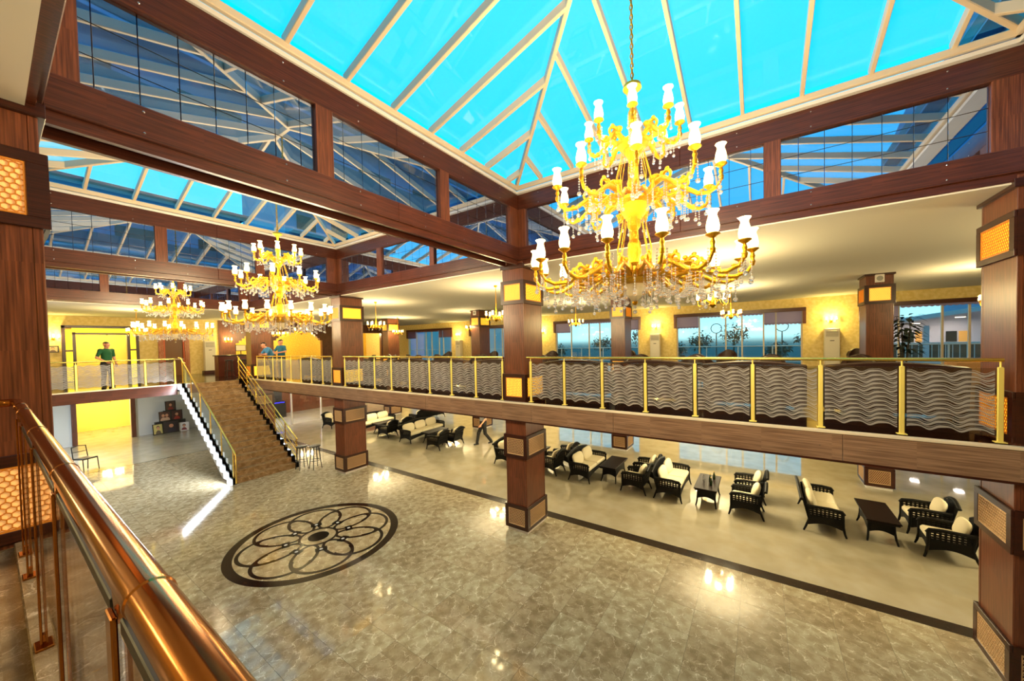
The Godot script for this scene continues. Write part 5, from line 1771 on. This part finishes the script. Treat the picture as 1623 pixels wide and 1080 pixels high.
func tub_chair(label: String, p: Vector3, turn: float) -> Node3D:
	var o := thing("tub_chair", label, "armchair", p, turn, "tub chairs on the right gallery")
	var lm: Material = mats["leather"]
	# curved back, open to +z
	var b := MB.new()
	var n := 18
	for k in n:
		var q: Array[Vector3] = []
		for e in [k, k + 1]:
			var a: float = PI * 0.92 + PI * 1.16 * e / n
			var h := 0.60 + 0.30 * pow(maxf(0.0, -sin(a)), 1.5)
			for r in [0.27, 0.36]:
				q.append(Vector3(cos(a) * r, 0.16, sin(a) * r))
				q.append(Vector3(cos(a) * (r + 0.03), h, sin(a) * (r + 0.03)))
		# q: in0 inTop0 out0 outTop0 in1 ...
		b.face(q[0], q[4], q[5], q[1], -q[0] * Vector3(1, 0, 1))
		b.face(q[2], q[6], q[7], q[3], q[2] * Vector3(1, 0, 1))
		b.face(q[1], q[5], q[7], q[3], Vector3.UP)
		b.face(q[0], q[4], q[6], q[2], Vector3.DOWN)
		if k == 0: b.face(q[0], q[1], q[3], q[2], Vector3(0, 0, 1))
		if k == n - 1: b.face(q[4], q[5], q[7], q[6], Vector3(0, 0, 1))
	part(o, "backrest", b.mesh(), lm)
	b = MB.new()
	b.lathe([Vector2(0, 0.2), Vector2(0.28, 0.2), Vector2(0.31, 0.26), Vector2(0.31, 0.38), Vector2(0.27, 0.43), Vector2(0, 0.44)], 22)
	part(o, "seat", b.mesh(), lm)
	for sx in [-1.0, 1.0]:
		for sz in [-1.0, 1.0]:
			b = MB.new()
			b.tube([Vector3(sx * 0.2, 0.2, sz * 0.2), Vector3(sx * 0.22, 0, sz * 0.22)], [0.022, 0.014], 8)
			part(o, "leg", b.mesh(), mats["black"])
	return o

func gallery_fittings() -> void:
	# wall lamps and white air conditioners on the window wall
	var wl := [[-4.66, "wall lamp above the air conditioner between the two middle windows"], [2.49, "wall lamp above the air conditioner between the right windows"], [-11.65, "wall lamp beside the middle column, between windows"], [-19.06, "wall lamp above the air conditioner right of the far left window"]]
	for w in wl:
		sconce(w[1], Vector3(XW, 5.0, w[0]), -PI / 2)
	for a in [[-4.66, "tall white air conditioner between the two middle gallery windows"], [2.49, "tall white air conditioner between the right gallery windows"], [-18.9, "tall white air conditioner right of the far left gallery window"]]:
		air_unit(a[1], Vector3(XW - 0.17, FLOOR2, a[0]), -PI / 2)
	sconce("wall lamp left of the glowing portal on the end wall", Vector3(1.75, 5.0, ZE), 0.0)
	sconce("wall lamp on the wood wall right of the mosaic niche", Vector3(8.15, 4.85, ZE + 0.05), 0.0)
	# plant in a pot behind the rear right column
	var o := thing("potted_plant", "tall potted plant with dark glossy leaves right of the rear right column", "plant", Vector3(15.6, FLOOR2, 3.62))
	var b := MB.new()
	b.lathe([Vector2(0, 0), Vector2(0.16, 0), Vector2(0.21, 0.36), Vector2(0.22, 0.40), Vector2(0.19, 0.40), Vector2(0.18, 0.35), Vector2(0, 0.35)], 18)
	part(o, "pot", b.mesh(), mat("terracotta", Color(0.42, 0.18, 0.1), 0.6))
	var st := MB.new()
	for s in 5:
		var a := TAU * s / 5
		var top := Vector3(cos(a) * 0.16, 1.5 + 0.1 * s, sin(a) * 0.16)
		st.tube([Vector3(cos(a) * 0.04, 0.35, sin(a) * 0.04), top * Vector3(0.6, 0.55, 0.6), top], [0.016, 0.013, 0.008], 6)
	part(o, "stem", st.mesh(), mat("stem", Color(0.18, 0.13, 0.06), 0.7))
	b = MB.new()
	for k in 130:
		var a := rng.randf() * TAU
		var y := rng.randf_range(0.65, 1.95)
		var r := rng.randf_range(0.03, 0.26)
		var base := Vector3(cos(a) * r, y, sin(a) * r)
		var d := Vector3(cos(a), rng.randf_range(-0.5, 0.5), sin(a)).normalized()
		leaf(b, base, d, rng.randf_range(0.20, 0.34), rng.randf_range(0.09, 0.13))
	part(o, "leaves", b.mesh(), mats["leaf"]).set_meta("kind", "stuff")

func leaf(b: MB, p: Vector3, d: Vector3, l: float, w: float) -> void:
	var s := d.cross(Vector3.UP).normalized()
	var m := s.cross(d).normalized()
	var tip := p + d * l - Vector3(0, l * 0.25, 0)
	var mid := p + d * l * 0.5 + m * 0.012
	for q in [-1.0, 1.0]:
		b.tri(p, mid, mid + s * w / 2 * q - m * 0.012, m, m, m)
		b.tri(mid, tip, mid + s * w / 2 * q - m * 0.012, m, m, m)

func sconce(label: String, p: Vector3, turn: float) -> void:
	if cache.has("sconce"):
		dup(cache["sconce"], label, p, turn)
		return
	var o := thing("wall_lamp", label, "lamp", p, turn)
	var b := MB.new()
	b.lathe([Vector2(0.06, 0), Vector2(0.055, 0.015), Vector2(0.02, 0.03), Vector2(0, 0.03)], 14, Vector3.ZERO, Basis(Vector3.RIGHT, PI / 2))
	part(o, "back_plate", b.mesh(), mats["gold"])
	for s in [-1.0, 0.0, 1.0]:
		b = MB.new()
		b.tube([Vector3(0, 0, 0.03), Vector3(s * 0.08, -0.06, 0.09), Vector3(s * 0.15, -0.03, 0.13), Vector3(s * 0.16, 0.04, 0.13)], [0.009, 0.009, 0.008, 0.008], 6)
		part(o, "arm", b.mesh(), mats["gold"])
		lamp_parts(o, at(s * 0.16, 0.05, 0.13), 1.0)
	omni(o, Vector3(0, 0.14, 0.25), Color(1.0, 0.88, 0.5), 2.0, 0.08)
	cache["sconce"] = o

# ---------------------------------------------------------------- people
# joints are given in metres in the person's own axes: y up, facing +z
func capsule_field(bones: Array, p: Vector3, k: float) -> float:
	var d := 10.0
	for b in bones:
		var a: Vector3 = b[0]
		var ab: Vector3 = b[1] - a
		var t := clampf((p - a).dot(ab) / maxf(ab.length_squared(), 1e-6), 0.0, 1.0)
		var q := (p - a - ab * t).length() - lerpf(b[2], b[3], t)
		var h := clampf(0.5 + 0.5 * (d - q) / k, 0.0, 1.0)
		d = lerpf(d, q, h) - k * h * (1.0 - h)
	return d

func skin_mesh(bones: Array, cell: float, k: float) -> ArrayMesh:
	var lo := Vector3.ONE * 1e6
	var hi := -lo
	for b in bones:
		for e in 2:
			var r = Vector3.ONE * (b[2 + e] + cell * 2.0)
			lo = lo.min(b[e] - r)
			hi = hi.max(b[e] + r)
	var n := Vector3i(((hi - lo) / cell).ceil()) + Vector3i.ONE
	var val := PackedFloat32Array()
	val.resize(n.x * n.y * n.z)
	val.fill(1.0)
	# only near the bones
	for b in bones:
		var r := Vector3.ONE * (maxf(b[2], b[3]) + cell * 1.6)
		var i0 := Vector3i(((b[0].min(b[1]) - r - lo) / cell).floor()).clamp(Vector3i.ZERO, n - Vector3i.ONE)
		var i1 := Vector3i(((b[0].max(b[1]) + r - lo) / cell).ceil()).clamp(Vector3i.ZERO, n - Vector3i.ONE)
		for z in range(i0.z, i1.z + 1):
			for y in range(i0.y, i1.y + 1):
				for x in range(i0.x, i1.x + 1):
					var id := (z * n.y + y) * n.x + x
					if val[id] == 1.0:
						val[id] = capsule_field(bones, lo + Vector3(x, y, z) * cell, k)
	var vid := {}
	var pos: Array[Vector3] = []
	var nor: Array[Vector3] = []
	for z in n.z - 1:
		for y in n.y - 1:
			for x in n.x - 1:
				var acc := Vector3.ZERO
				var cnt := 0
				var c: Array[float] = []
				for e in 8:
					c.append(val[((z + (e >> 2)) * n.y + y + ((e >> 1) & 1)) * n.x + x + (e & 1)])
				var neg := 0
				for q in c: neg += 1 if q < 0.0 else 0
				if neg == 0 or neg == 8: continue
				for e in [[0, 1], [2, 3], [4, 5], [6, 7], [0, 2], [1, 3], [4, 6], [5, 7], [0, 4], [1, 5], [2, 6], [3, 7]]:
					var a := c[e[0]]
					var b := c[e[1]]
					if (a < 0.0) != (b < 0.0):
						var t := a / (a - b)
						var pa := Vector3(e[0] & 1, (e[0] >> 1) & 1, e[0] >> 2)
						var pb := Vector3(e[1] & 1, (e[1] >> 1) & 1, e[1] >> 2)
						acc += pa.lerp(pb, t)
						cnt += 1
				vid[(z * n.y + y) * n.x + x] = pos.size()
				pos.append(lo + (Vector3(x, y, z) + acc / cnt) * cell)
				nor.append(Vector3(c[1] + c[3] + c[5] + c[7] - c[0] - c[2] - c[4] - c[6], c[2] + c[3] + c[6] + c[7] - c[0] - c[1] - c[4] - c[5], c[4] + c[5] + c[6] + c[7] - c[0] - c[1] - c[2] - c[3]).normalized())
	var m := MB.new()
	var step := [1, n.x, n.x * n.y]
	for z in range(1, n.z - 1):
		for y in range(1, n.y - 1):
			for x in range(1, n.x - 1):
				var id := (z * n.y + y) * n.x + x
				for ax in 3:
					if (val[id] < 0.0) == (val[id + step[ax]] < 0.0): continue
					var u: int = step[(ax + 1) % 3]
					var w: int = step[(ax + 2) % 3]
					var q := [id, id - u, id - u - w, id - w]
					if not (vid.has(q[0]) and vid.has(q[1]) and vid.has(q[2]) and vid.has(q[3])): continue
					var i: Array = q.map(func(j): return vid[j])
					m.tri(pos[i[0]], pos[i[1]], pos[i[2]], nor[i[0]], nor[i[1]], nor[i[2]])
					m.tri(pos[i[0]], pos[i[2]], pos[i[3]], nor[i[0]], nor[i[2]], nor[i[3]])
	return m.mesh()

func person(label: String, p: Vector3, turn: float, j: Dictionary, shirt: Color, pants: Color) -> void:
	var o := thing("person", label, "person", p, turn)
	var pel: Vector3 = j.get("pelvis", Vector3(0, 0.93, 0))
	var chest: Vector3 = j.get("chest", Vector3(0, 1.30, 0.0))
	var neck: Vector3 = j.get("neck", Vector3(0, 1.46, 0.0))
	var head: Vector3 = j.get("head", Vector3(0, 1.61, 0.03))
	var sh: Array = j.get("shoulders", [Vector3(-0.185, 1.41, 0), Vector3(0.185, 1.41, 0)])
	var el: Array = j.get("elbows", [Vector3(-0.25, 1.13, -0.02), Vector3(0.25, 1.13, -0.02)])
	var ha: Array = j.get("hands", [Vector3(-0.26, 0.89, 0.06), Vector3(0.26, 0.89, 0.06)])
	var kn: Array = j.get("knees", [Vector3(-0.11, 0.50, 0.02), Vector3(0.11, 0.50, 0.02)])
	var an: Array = j.get("ankles", [Vector3(-0.12, 0.09, -0.02), Vector3(0.12, 0.09, -0.02)])
	var bones: Array = [[pel, chest, 0.135, 0.14], [chest, neck, 0.10, 0.055], [neck, head, 0.052, 0.055]]
	var sb: Array = [[pel + Vector3(0, 0.02, 0), chest, 0.145, 0.148], [chest, chest.lerp(neck, 0.75), 0.125, 0.085]]
	var pb: Array = [[pel + Vector3(0, 0.06, 0), pel - Vector3(0, 0.05, 0), 0.155, 0.15]]
	for i in 2:
		var hip := pel + Vector3(-0.09 if i == 0 else 0.09, -0.05, 0)
		bones += [[chest + Vector3(0, 0.08, 0), sh[i], 0.07, 0.055], [sh[i], el[i], 0.052, 0.040], [el[i], ha[i], 0.040, 0.026], [hip, kn[i], 0.085, 0.055], [kn[i], an[i], 0.055, 0.038]]
		sb += [[chest + Vector3(0, 0.08, 0), sh[i], 0.078, 0.062], [sh[i], sh[i].lerp(el[i], 0.75), 0.060, 0.055]]
		pb += [[hip, kn[i], 0.102, 0.072], [kn[i], an[i], 0.07, 0.062]]
	var bm := MB.new()
	var am := skin_mesh(bones, 0.02, 0.03).surface_get_arrays(0)
	bm.v = am[Mesh.ARRAY_VERTEX]
	bm.n = am[Mesh.ARRAY_NORMAL]
	bm.t = am[Mesh.ARRAY_TEX_UV]
	# head of its own grid: skull, jaw, nose, ears
	var f: Vector3 = j.get("look", Vector3(0, 0, 1))
	f = f.normalized()
	var s := Vector3.UP.cross(f).normalized()
	var u := f.cross(s)
	var hx := func(a: float, b: float, c: float) -> Vector3: return head + s * a + u * b + f * c
	var hb: Array = [[hx.call(0, 0.03, -0.015), hx.call(0, 0.02, 0.02), 0.088, 0.080], [hx.call(0, -0.02, 0.03), hx.call(0, -0.085, 0.055), 0.062, 0.032], [hx.call(0, 0.005, 0.098), hx.call(0, -0.03, 0.108), 0.009, 0.014], [hx.call(-0.045, 0.03, 0.075), hx.call(0.045, 0.03, 0.075), 0.018, 0.018], [hx.call(-0.02, -0.058, 0.082), hx.call(0.02, -0.058, 0.082), 0.009, 0.009]]
	for q in [-1.0, 1.0]:
		hb.append([hx.call(q * 0.084, 0.02, -0.005), hx.call(q * 0.088, -0.02, 0.0), 0.014, 0.010])
	am = skin_mesh(hb, 0.009, 0.016).surface_get_arrays(0)
	bm.v.append_array(am[Mesh.ARRAY_VERTEX])
	bm.n.append_array(am[Mesh.ARRAY_NORMAL])
	bm.t.append_array(am[Mesh.ARRAY_TEX_UV])
	for i in 2:
		var d: Vector3 = (ha[i] - el[i]).normalized()
		hand(bm, ha[i], d, Vector3(1.0 if i == 0 else -1.0, 0, 0.2), -1.0 if i == 0 else 1.0)
	part(o, "body", bm.mesh(), mats["skin"])
	part(o, "shirt", skin_mesh(sb, 0.02, 0.035), mat("shirt %s" % shirt, shirt, 0.8))
	part(o, "trousers", skin_mesh(pb, 0.02, 0.03), mat("trousers %s" % pants, pants, 0.8))
	part(o, "hair", skin_mesh([[hx.call(0, 0.06, -0.03), hx.call(0, 0.055, 0.015), 0.078, 0.070], [hx.call(0, 0.0, -0.06), hx.call(0, 0.05, -0.04), 0.055, 0.07]], 0.012, 0.02), mats["hair"])
	for q in [-1.0, 1.0]:
		var e := MB.new()
		e.ball(hx.call(q * 0.033, 0.012, 0.086), Vector3(0.011, 0.007, 0.008), 8)
		part(o, "eye", e.mesh(), mats["black"])
	for i in 2:
		var fd: Vector3 = j.get("feet", [Vector3(-0.1, 0, 1), Vector3(0.1, 0, 1)])[i].normalized()
		part(o, "shoe", skin_mesh([[an[i] - fd * 0.04 - Vector3(0, 0.045, 0), an[i] + fd * 0.13 - Vector3(0, 0.055, 0), 0.042, 0.034], [an[i], an[i] - Vector3(0, 0.03, 0), 0.045, 0.045]], 0.014, 0.02), mats["black"])

func hand(b: MB, p: Vector3, d: Vector3, palm: Vector3, side: float) -> void:
	palm = (palm - d * palm.dot(d)).normalized()
	var across := d.cross(palm).normalized()
	b.box(Vector3.ZERO, Vector3(0.078, 0.085, 0.026), 0.011, Transform3D(Basis(across, d, palm), p + d * 0.045))
	for k in 4:
		var r: Vector3 = p + d * 0.085 + across * (0.027 - 0.018 * k)
		var len: float = [0.066, 0.076, 0.070, 0.054][k]
		b.tube([r, r + d * len * 0.5 + palm * 0.008, r + d * len * 0.85 + palm * 0.026, r + d * len + palm * 0.04], [0.0088, 0.0085, 0.008, 0.006], 6)
	var t: Vector3 = p + d * 0.03 + across * 0.036 * side
	b.tube([t, t + across * 0.024 * side + d * 0.025 + palm * 0.008, t + across * 0.028 * side + d * 0.058 + palm * 0.02], [0.012, 0.010, 0.007], 6)

func people() -> void:
	person("man in a green polo shirt and dark trousers standing before the glowing portal", Vector3(2.62, FLOOR2, -21.0), 0.5, {"hands": [Vector3(-0.14, 0.98, 0.17), Vector3(0.26, 0.89, 0.06)], "elbows": [Vector3(-0.30, 1.14, 0.0), Vector3(0.25, 1.13, -0.02)]}, Color(0.05, 0.32, 0.16), Color(0.06, 0.05, 0.06))
	var lean := {"chest": Vector3(0, 1.24, 0.16), "neck": Vector3(0, 1.38, 0.25), "head": Vector3(-0.03, 1.50, 0.33), "shoulders": [Vector3(-0.185, 1.33, 0.2), Vector3(0.185, 1.33, 0.2)], "elbows": [Vector3(-0.26, 1.10, 0.34), Vector3(0.24, 1.10, 0.34)], "hands": [Vector3(0.02, 1.08, 0.46), Vector3(-0.04, 1.10, 0.44)], "look": Vector3(-0.5, -0.35, 1)}
	person("dark-haired man in a light blue shirt leaning on the railing beside the stair-head column", Vector3(7.30, FLOOR2, -18.45), -PI / 2, lean, Color(0.25, 0.50, 0.68), Color(0.12, 0.12, 0.16))
	person("man in a teal shirt standing with bent arms just right of the leaning man", Vector3(7.42, FLOOR2, -17.85), -PI / 2 + 0.3, {"elbows": [Vector3(-0.34, 1.2, 0.08), Vector3(0.34, 1.2, 0.08)], "hands": [Vector3(-0.10, 1.16, 0.26), Vector3(0.12, 1.16, 0.26)]}, Color(0.08, 0.36, 0.46), Color(0.10, 0.13, 0.16))
	person("person in a grey top walking across the lounge left of the middle column", Vector3(11.95, 0, -10.0), -2.0, {"knees": [Vector3(-0.10, 0.50, 0.18), Vector3(0.10, 0.49, -0.04)], "ankles": [Vector3(-0.10, 0.09, 0.26), Vector3(0.10, 0.12, -0.32)], "hands": [Vector3(-0.27, 0.92, -0.16), Vector3(0.27, 0.94, 0.22)], "elbows": [Vector3(-0.26, 1.14, -0.12), Vector3(0.26, 1.13, 0.02)]}, Color(0.45, 0.45, 0.46), Color(0.05, 0.04, 0.05))

# ---------------------------------------------------------------- outdoors
func outdoors() -> void:
	struct("ground", bb(-120.0, 300.0, -1.4, -0.45, -200.0, 160.0), mat("dusk ground", Color(0.10, 0.15, 0.17), 0.9))
	# sea and low terrace beyond the windows
	struct("terrace", bb(XW + 0.3, 22.6, 2.6, 2.95, -40.0, 11.5), mat("terrace stone", Color(0.45, 0.47, 0.48), 0.7))
	var r := thing("terrace_railing", "white terrace railing outside the gallery windows", "railing", Vector3(22.4, 2.95, 0))
	var b := MB.new()
	b.tube([Vector3(0, 1.0, -40), Vector3(0, 1.0, 11)], [0.03, 0.03], 8)
	b.tube([Vector3(0, 0.2, -40), Vector3(0, 0.2, 11)], [0.02, 0.02], 8)
	part(r, "rail", b.mesh(), mats["white trim"])
	for k in 34:
		part(r, "post", boxm(Vector3(0.05, 1.0, 0.05)), mats["white trim"], at(0, 0.5, -40 + 1.5 * k))
	var tz := [-9.9, -7.9, -6.0, -3.4, -2.6, -1.2, 0.6, 1.9, 3.0, -12.6, -17.0]
	for i in tz.size():
		tree(["small pruned tree", "bushy round tree"][i % 2] + " outside the gallery windows, " + ["left of the rear column", "second left of the rear column", "just behind the rear column", "at the left edge of the wide window", "near the left mullion of the wide window", "in the middle of the wide window", "right of the middle of the wide window", "in the right pane of the wide window", "behind the wall right of the wide window", "behind the middle column", "far left beyond the middle column"][i], Vector3(52.0 + (i % 3) * 5.0, -0.45, tz[i] * 2.75), 4.4 + 1.3 * (i % 3))
	for i in 4:
		var z: float = [-13.5, -5.2, 0.8, -1.8][i]
		var o := thing("street_lamp", "globe lamp post outside the gallery windows, " + ["left window", "left pane of the wide window", "right pane of the wide window", "middle of the wide window"][i], "lamp", Vector3(36, -0.45, z * 1.8))
		b = MB.new()
		b.tube([Vector3(0, 0, 0), Vector3(0, 5.3, 0)], [0.06, 0.04], 8)
		part(o, "pole", b.mesh(), mat("lamp pole", Color(0.15, 0.18, 0.2), 0.6))
		b = MB.new()
		var pts: Array = []
		var rr: Array = []
		for k in 13:
			pts.append(Vector3(0, 5.75 + 0.42 * sin(TAU * k / 12), 0.42 * cos(TAU * k / 12)))
			rr.append(0.035)
		b.tube(pts, rr, 6, false)
		part(o, "hoop", b.mesh(), mats["lamp pole"])
	# other wing of the hotel, beyond the right window
	var w := thing("hotel_wing", "white hotel wing with a lit balcony corridor outside the right-hand window", "building", Vector3(32, 0, 11.0))
	var wm := mat("dusk white", Color(0.78, 0.78, 0.80), 0.8)
	var zy := Transform3D(Basis(Vector3(0, 0, 1), Vector3.UP, Vector3(-1, 0, 0)), Vector3(2.6, 0, 0))
	b = MB.new()
	b.prism(PackedVector2Array([Vector2(-6.5, -0.4), Vector2(0.8, -0.4), Vector2(0.8, 5.85), Vector2(-6.5, 4.70)]), 0.4, zy)
	part(w, "wall", b.mesh(), wm)
	b = MB.new()
	zy.origin.x = 0.95
	b.prism(PackedVector2Array([Vector2(-6.5, 4.72), Vector2(0.8, 5.87), Vector2(0.8, 6.12), Vector2(-6.5, 4.97)]), 3.0, zy)
	part(w, "roof", b.mesh(), wm)
	part(w, "corridor_floor", bb(0, 2.4, 2.7, 2.95, -6.5, 0.8), wm)
	part(w, "lower_wall", bb(0.0, 0.3, -0.4, 2.7, -6.5, 0.8), wm)
	for k in 3:
		part(w, "pillar", bb(0, 0.22, 2.95, 4.9, -2.75 - 1.8 * k, -2.5 - 1.8 * k), wm)
	for k in 4:
		part(w, "door", bb(2.36, 2.42, 2.95, 4.55, -0.6 - 1.9 * k, -0.2 - 1.9 * k), glow("lit door lamp", Color(0.85, 0.62, 0.28), 0.35))
		part(w, "window", bb(2.36, 2.42, 2.95, 4.55, -1.15 - 1.9 * k, -0.68 - 1.9 * k), mats["dark glass"])
		part(w, "ceiling_lamp", boxm(Vector3(0.36, 0.05, 0.36), 0.02), mats["white lamp"], at(1.2, 5.38 - 0.30 * k, -0.9 - 1.9 * k))
		area(w, Vector3(1.2, 5.34 - 0.30 * k, -0.9 - 1.9 * k), Vector3.DOWN, Vector2(0.36, 0.36), Color(1, 0.93, 0.88), 3.0)
	for k in 26:
		part(w, "baluster", boxm(Vector3(0.03, 0.9, 0.03)), mats["white trim"], at(0.05, 3.4, 0.7 - 0.28 * k))
	b = MB.new()
	b.tube([Vector3(0.05, 3.86, -6.5), Vector3(0.05, 3.86, 0.8)], [0.035, 0.035], 8)
	part(w, "handrail", b.mesh(), mats["white trim"])
	part(w, "parapet", bb(0.12, 0.16, 2.95, 3.8, -6.5, 0.8), mat("parapet", Color(0.25, 0.21, 0.19), 0.6))
	# white wall beyond the far left window
	var fw := thing("white_annex", "white annex wall with a dark square window outside the far left gallery window", "building", Vector3(29, 0, -26))
	part(fw, "wall", bb(0, 0.4, -0.4, 6.3, -7, 5.5), wm)
	part(fw, "window", bb(-0.05, 0.02, 4.0, 5.0, -0.4, 1.0), mats["dark glass"])
	# hotel tower behind the viewpoint, seen through the corner of the skylight and in the mirrors
	var t := thing("hotel_tower", "tall hotel tower behind the near skylight, dark against the dusk sky", "building", Vector3(0, 0, 12.5))
	var tm := mat("tower wall", Color(0.56, 0.62, 0.76), 0.8)
	b = MB.new()
	b.prism(PackedVector2Array([Vector2(-45, -0.4), Vector2(45.2, -0.4), Vector2(45.2, 27.0), Vector2(20, 33.2), Vector2(-20, 33.2), Vector2(-45, 27.0)]), 12.0, at(0, 0, 6.2))
	part(t, "wall", b.mesh(), tm)
	for fl in 6:
		for k in 20:
			var x := -42.0 + 4.4 * k
			var y := 8.0 + 3.1 * fl
			var lit := (k * 7 + fl * 5) % 11 == 0
			part(t, "window", boxm(Vector3(2.4, 1.9, 0.08)), mats["white lamp"] if lit and false else mats["dark glass"], at(x, y + 1.0, 0.18))
		part(t, "balcony", bb(-44, 44, 8.0 + 3.1 * fl - 0.15, 8.0 + 3.1 * fl + 0.05, -1.0, 0.2), tm)
		part(t, "balcony_front", bb(-44, 44, 8.0 + 3.1 * fl, 8.0 + 3.1 * fl + 0.95, -1.0, -0.92), mat("balcony grey", Color(0.30, 0.33, 0.38), 0.5))
	# masses past the second skylight: a low hipped roof and a taller block
	var o := thing("neighbour_building", "low building with a dark hipped roof across the yard, seen through the second skylight", "building", Vector3(-1.5, 0, -48.0))
	var e := 16.0
	part(o, "wall", bb(-e + 0.6, e - 0.6, -0.4, 17.0, -7, 7), tm)
	b = MB.new()
	b.face(Vector3(-e, 17, 7.6), Vector3(e, 17, 7.6), Vector3(e - 7, 19.2, 0), Vector3(-e + 7, 19.2, 0), Vector3(0, 1, 1))
	b.face(Vector3(-e, 17, -7.6), Vector3(e, 17, -7.6), Vector3(e - 7, 19.2, 0), Vector3(-e + 7, 19.2, 0), Vector3(0, 1, -1))
	for s in [-1.0, 1.0]:
		b.face(Vector3(s * e, 17, -7.6), Vector3(s * e, 17, 7.6), Vector3(s * (e - 7), 19.2, 0.001), Vector3(s * (e - 7), 19.2, 0), Vector3(s, 1, 0))
	b.bx(-e, e, 16.8, 17, -7.6, 7.6)
	part(o, "roof", b.mesh(), mat("slate", Color(0.22, 0.28, 0.42), 0.7))
	var h := thing("neighbour_building", "taller grey block with rows of windows right of the low hipped roof", "building", Vector3(35.0, 0, -52.0))
	part(h, "wall", bb(-15, 15, -0.4, 34.0, -6, 6), tm)
	part(h, "roof", bb(-15.4, 15.4, 34.0, 34.5, -6.4, 6.4), mats["slate"])
	for fl in 5:
		for k in 7:
			part(h, "window", boxm(Vector3(2.2, 1.8, 0.08)), mats["dark glass"], at(-12.6 + 4.2 * k, 19.5 + 3.0 * fl, 6.03))
		part(h, "balcony", bb(-14.6, 14.6, 18.1 + 3.0 * fl, 18.3 + 3.0 * fl, 6.0, 7.2), tm)

func tree(label: String, p: Vector3, h: float) -> void:
	var o := thing("tree", label, "tree", p, 0.0, "trees outside the windows")
	var b := MB.new()
	b.tube([Vector3(0, 0, 0), Vector3(0.1, h * 0.5, 0), Vector3(0, h * 0.8, 0.1)], [0.14, 0.1, 0.06], 8)
	part(o, "trunk", b.mesh(), mat("bark", Color(0.16, 0.12, 0.09), 0.9))
	b = MB.new()
	for k in 420:
		var d := Vector3(rng.randfn(), rng.randfn() * 0.7, rng.randfn())
		d = d.normalized() * pow(rng.randf(), 0.4)
		var c := Vector3(0, h * 0.8, 0) + d * Vector3(1.3, 1.1, 1.3) * h * 0.22
		leaf(b, c, Vector3(rng.randfn(), rng.randfn() * 0.4, rng.randfn()).normalized(), 0.55, 0.28)
	part(o, "crown", b.mesh(), mats["leaf"]).set_meta("kind", "stuff")
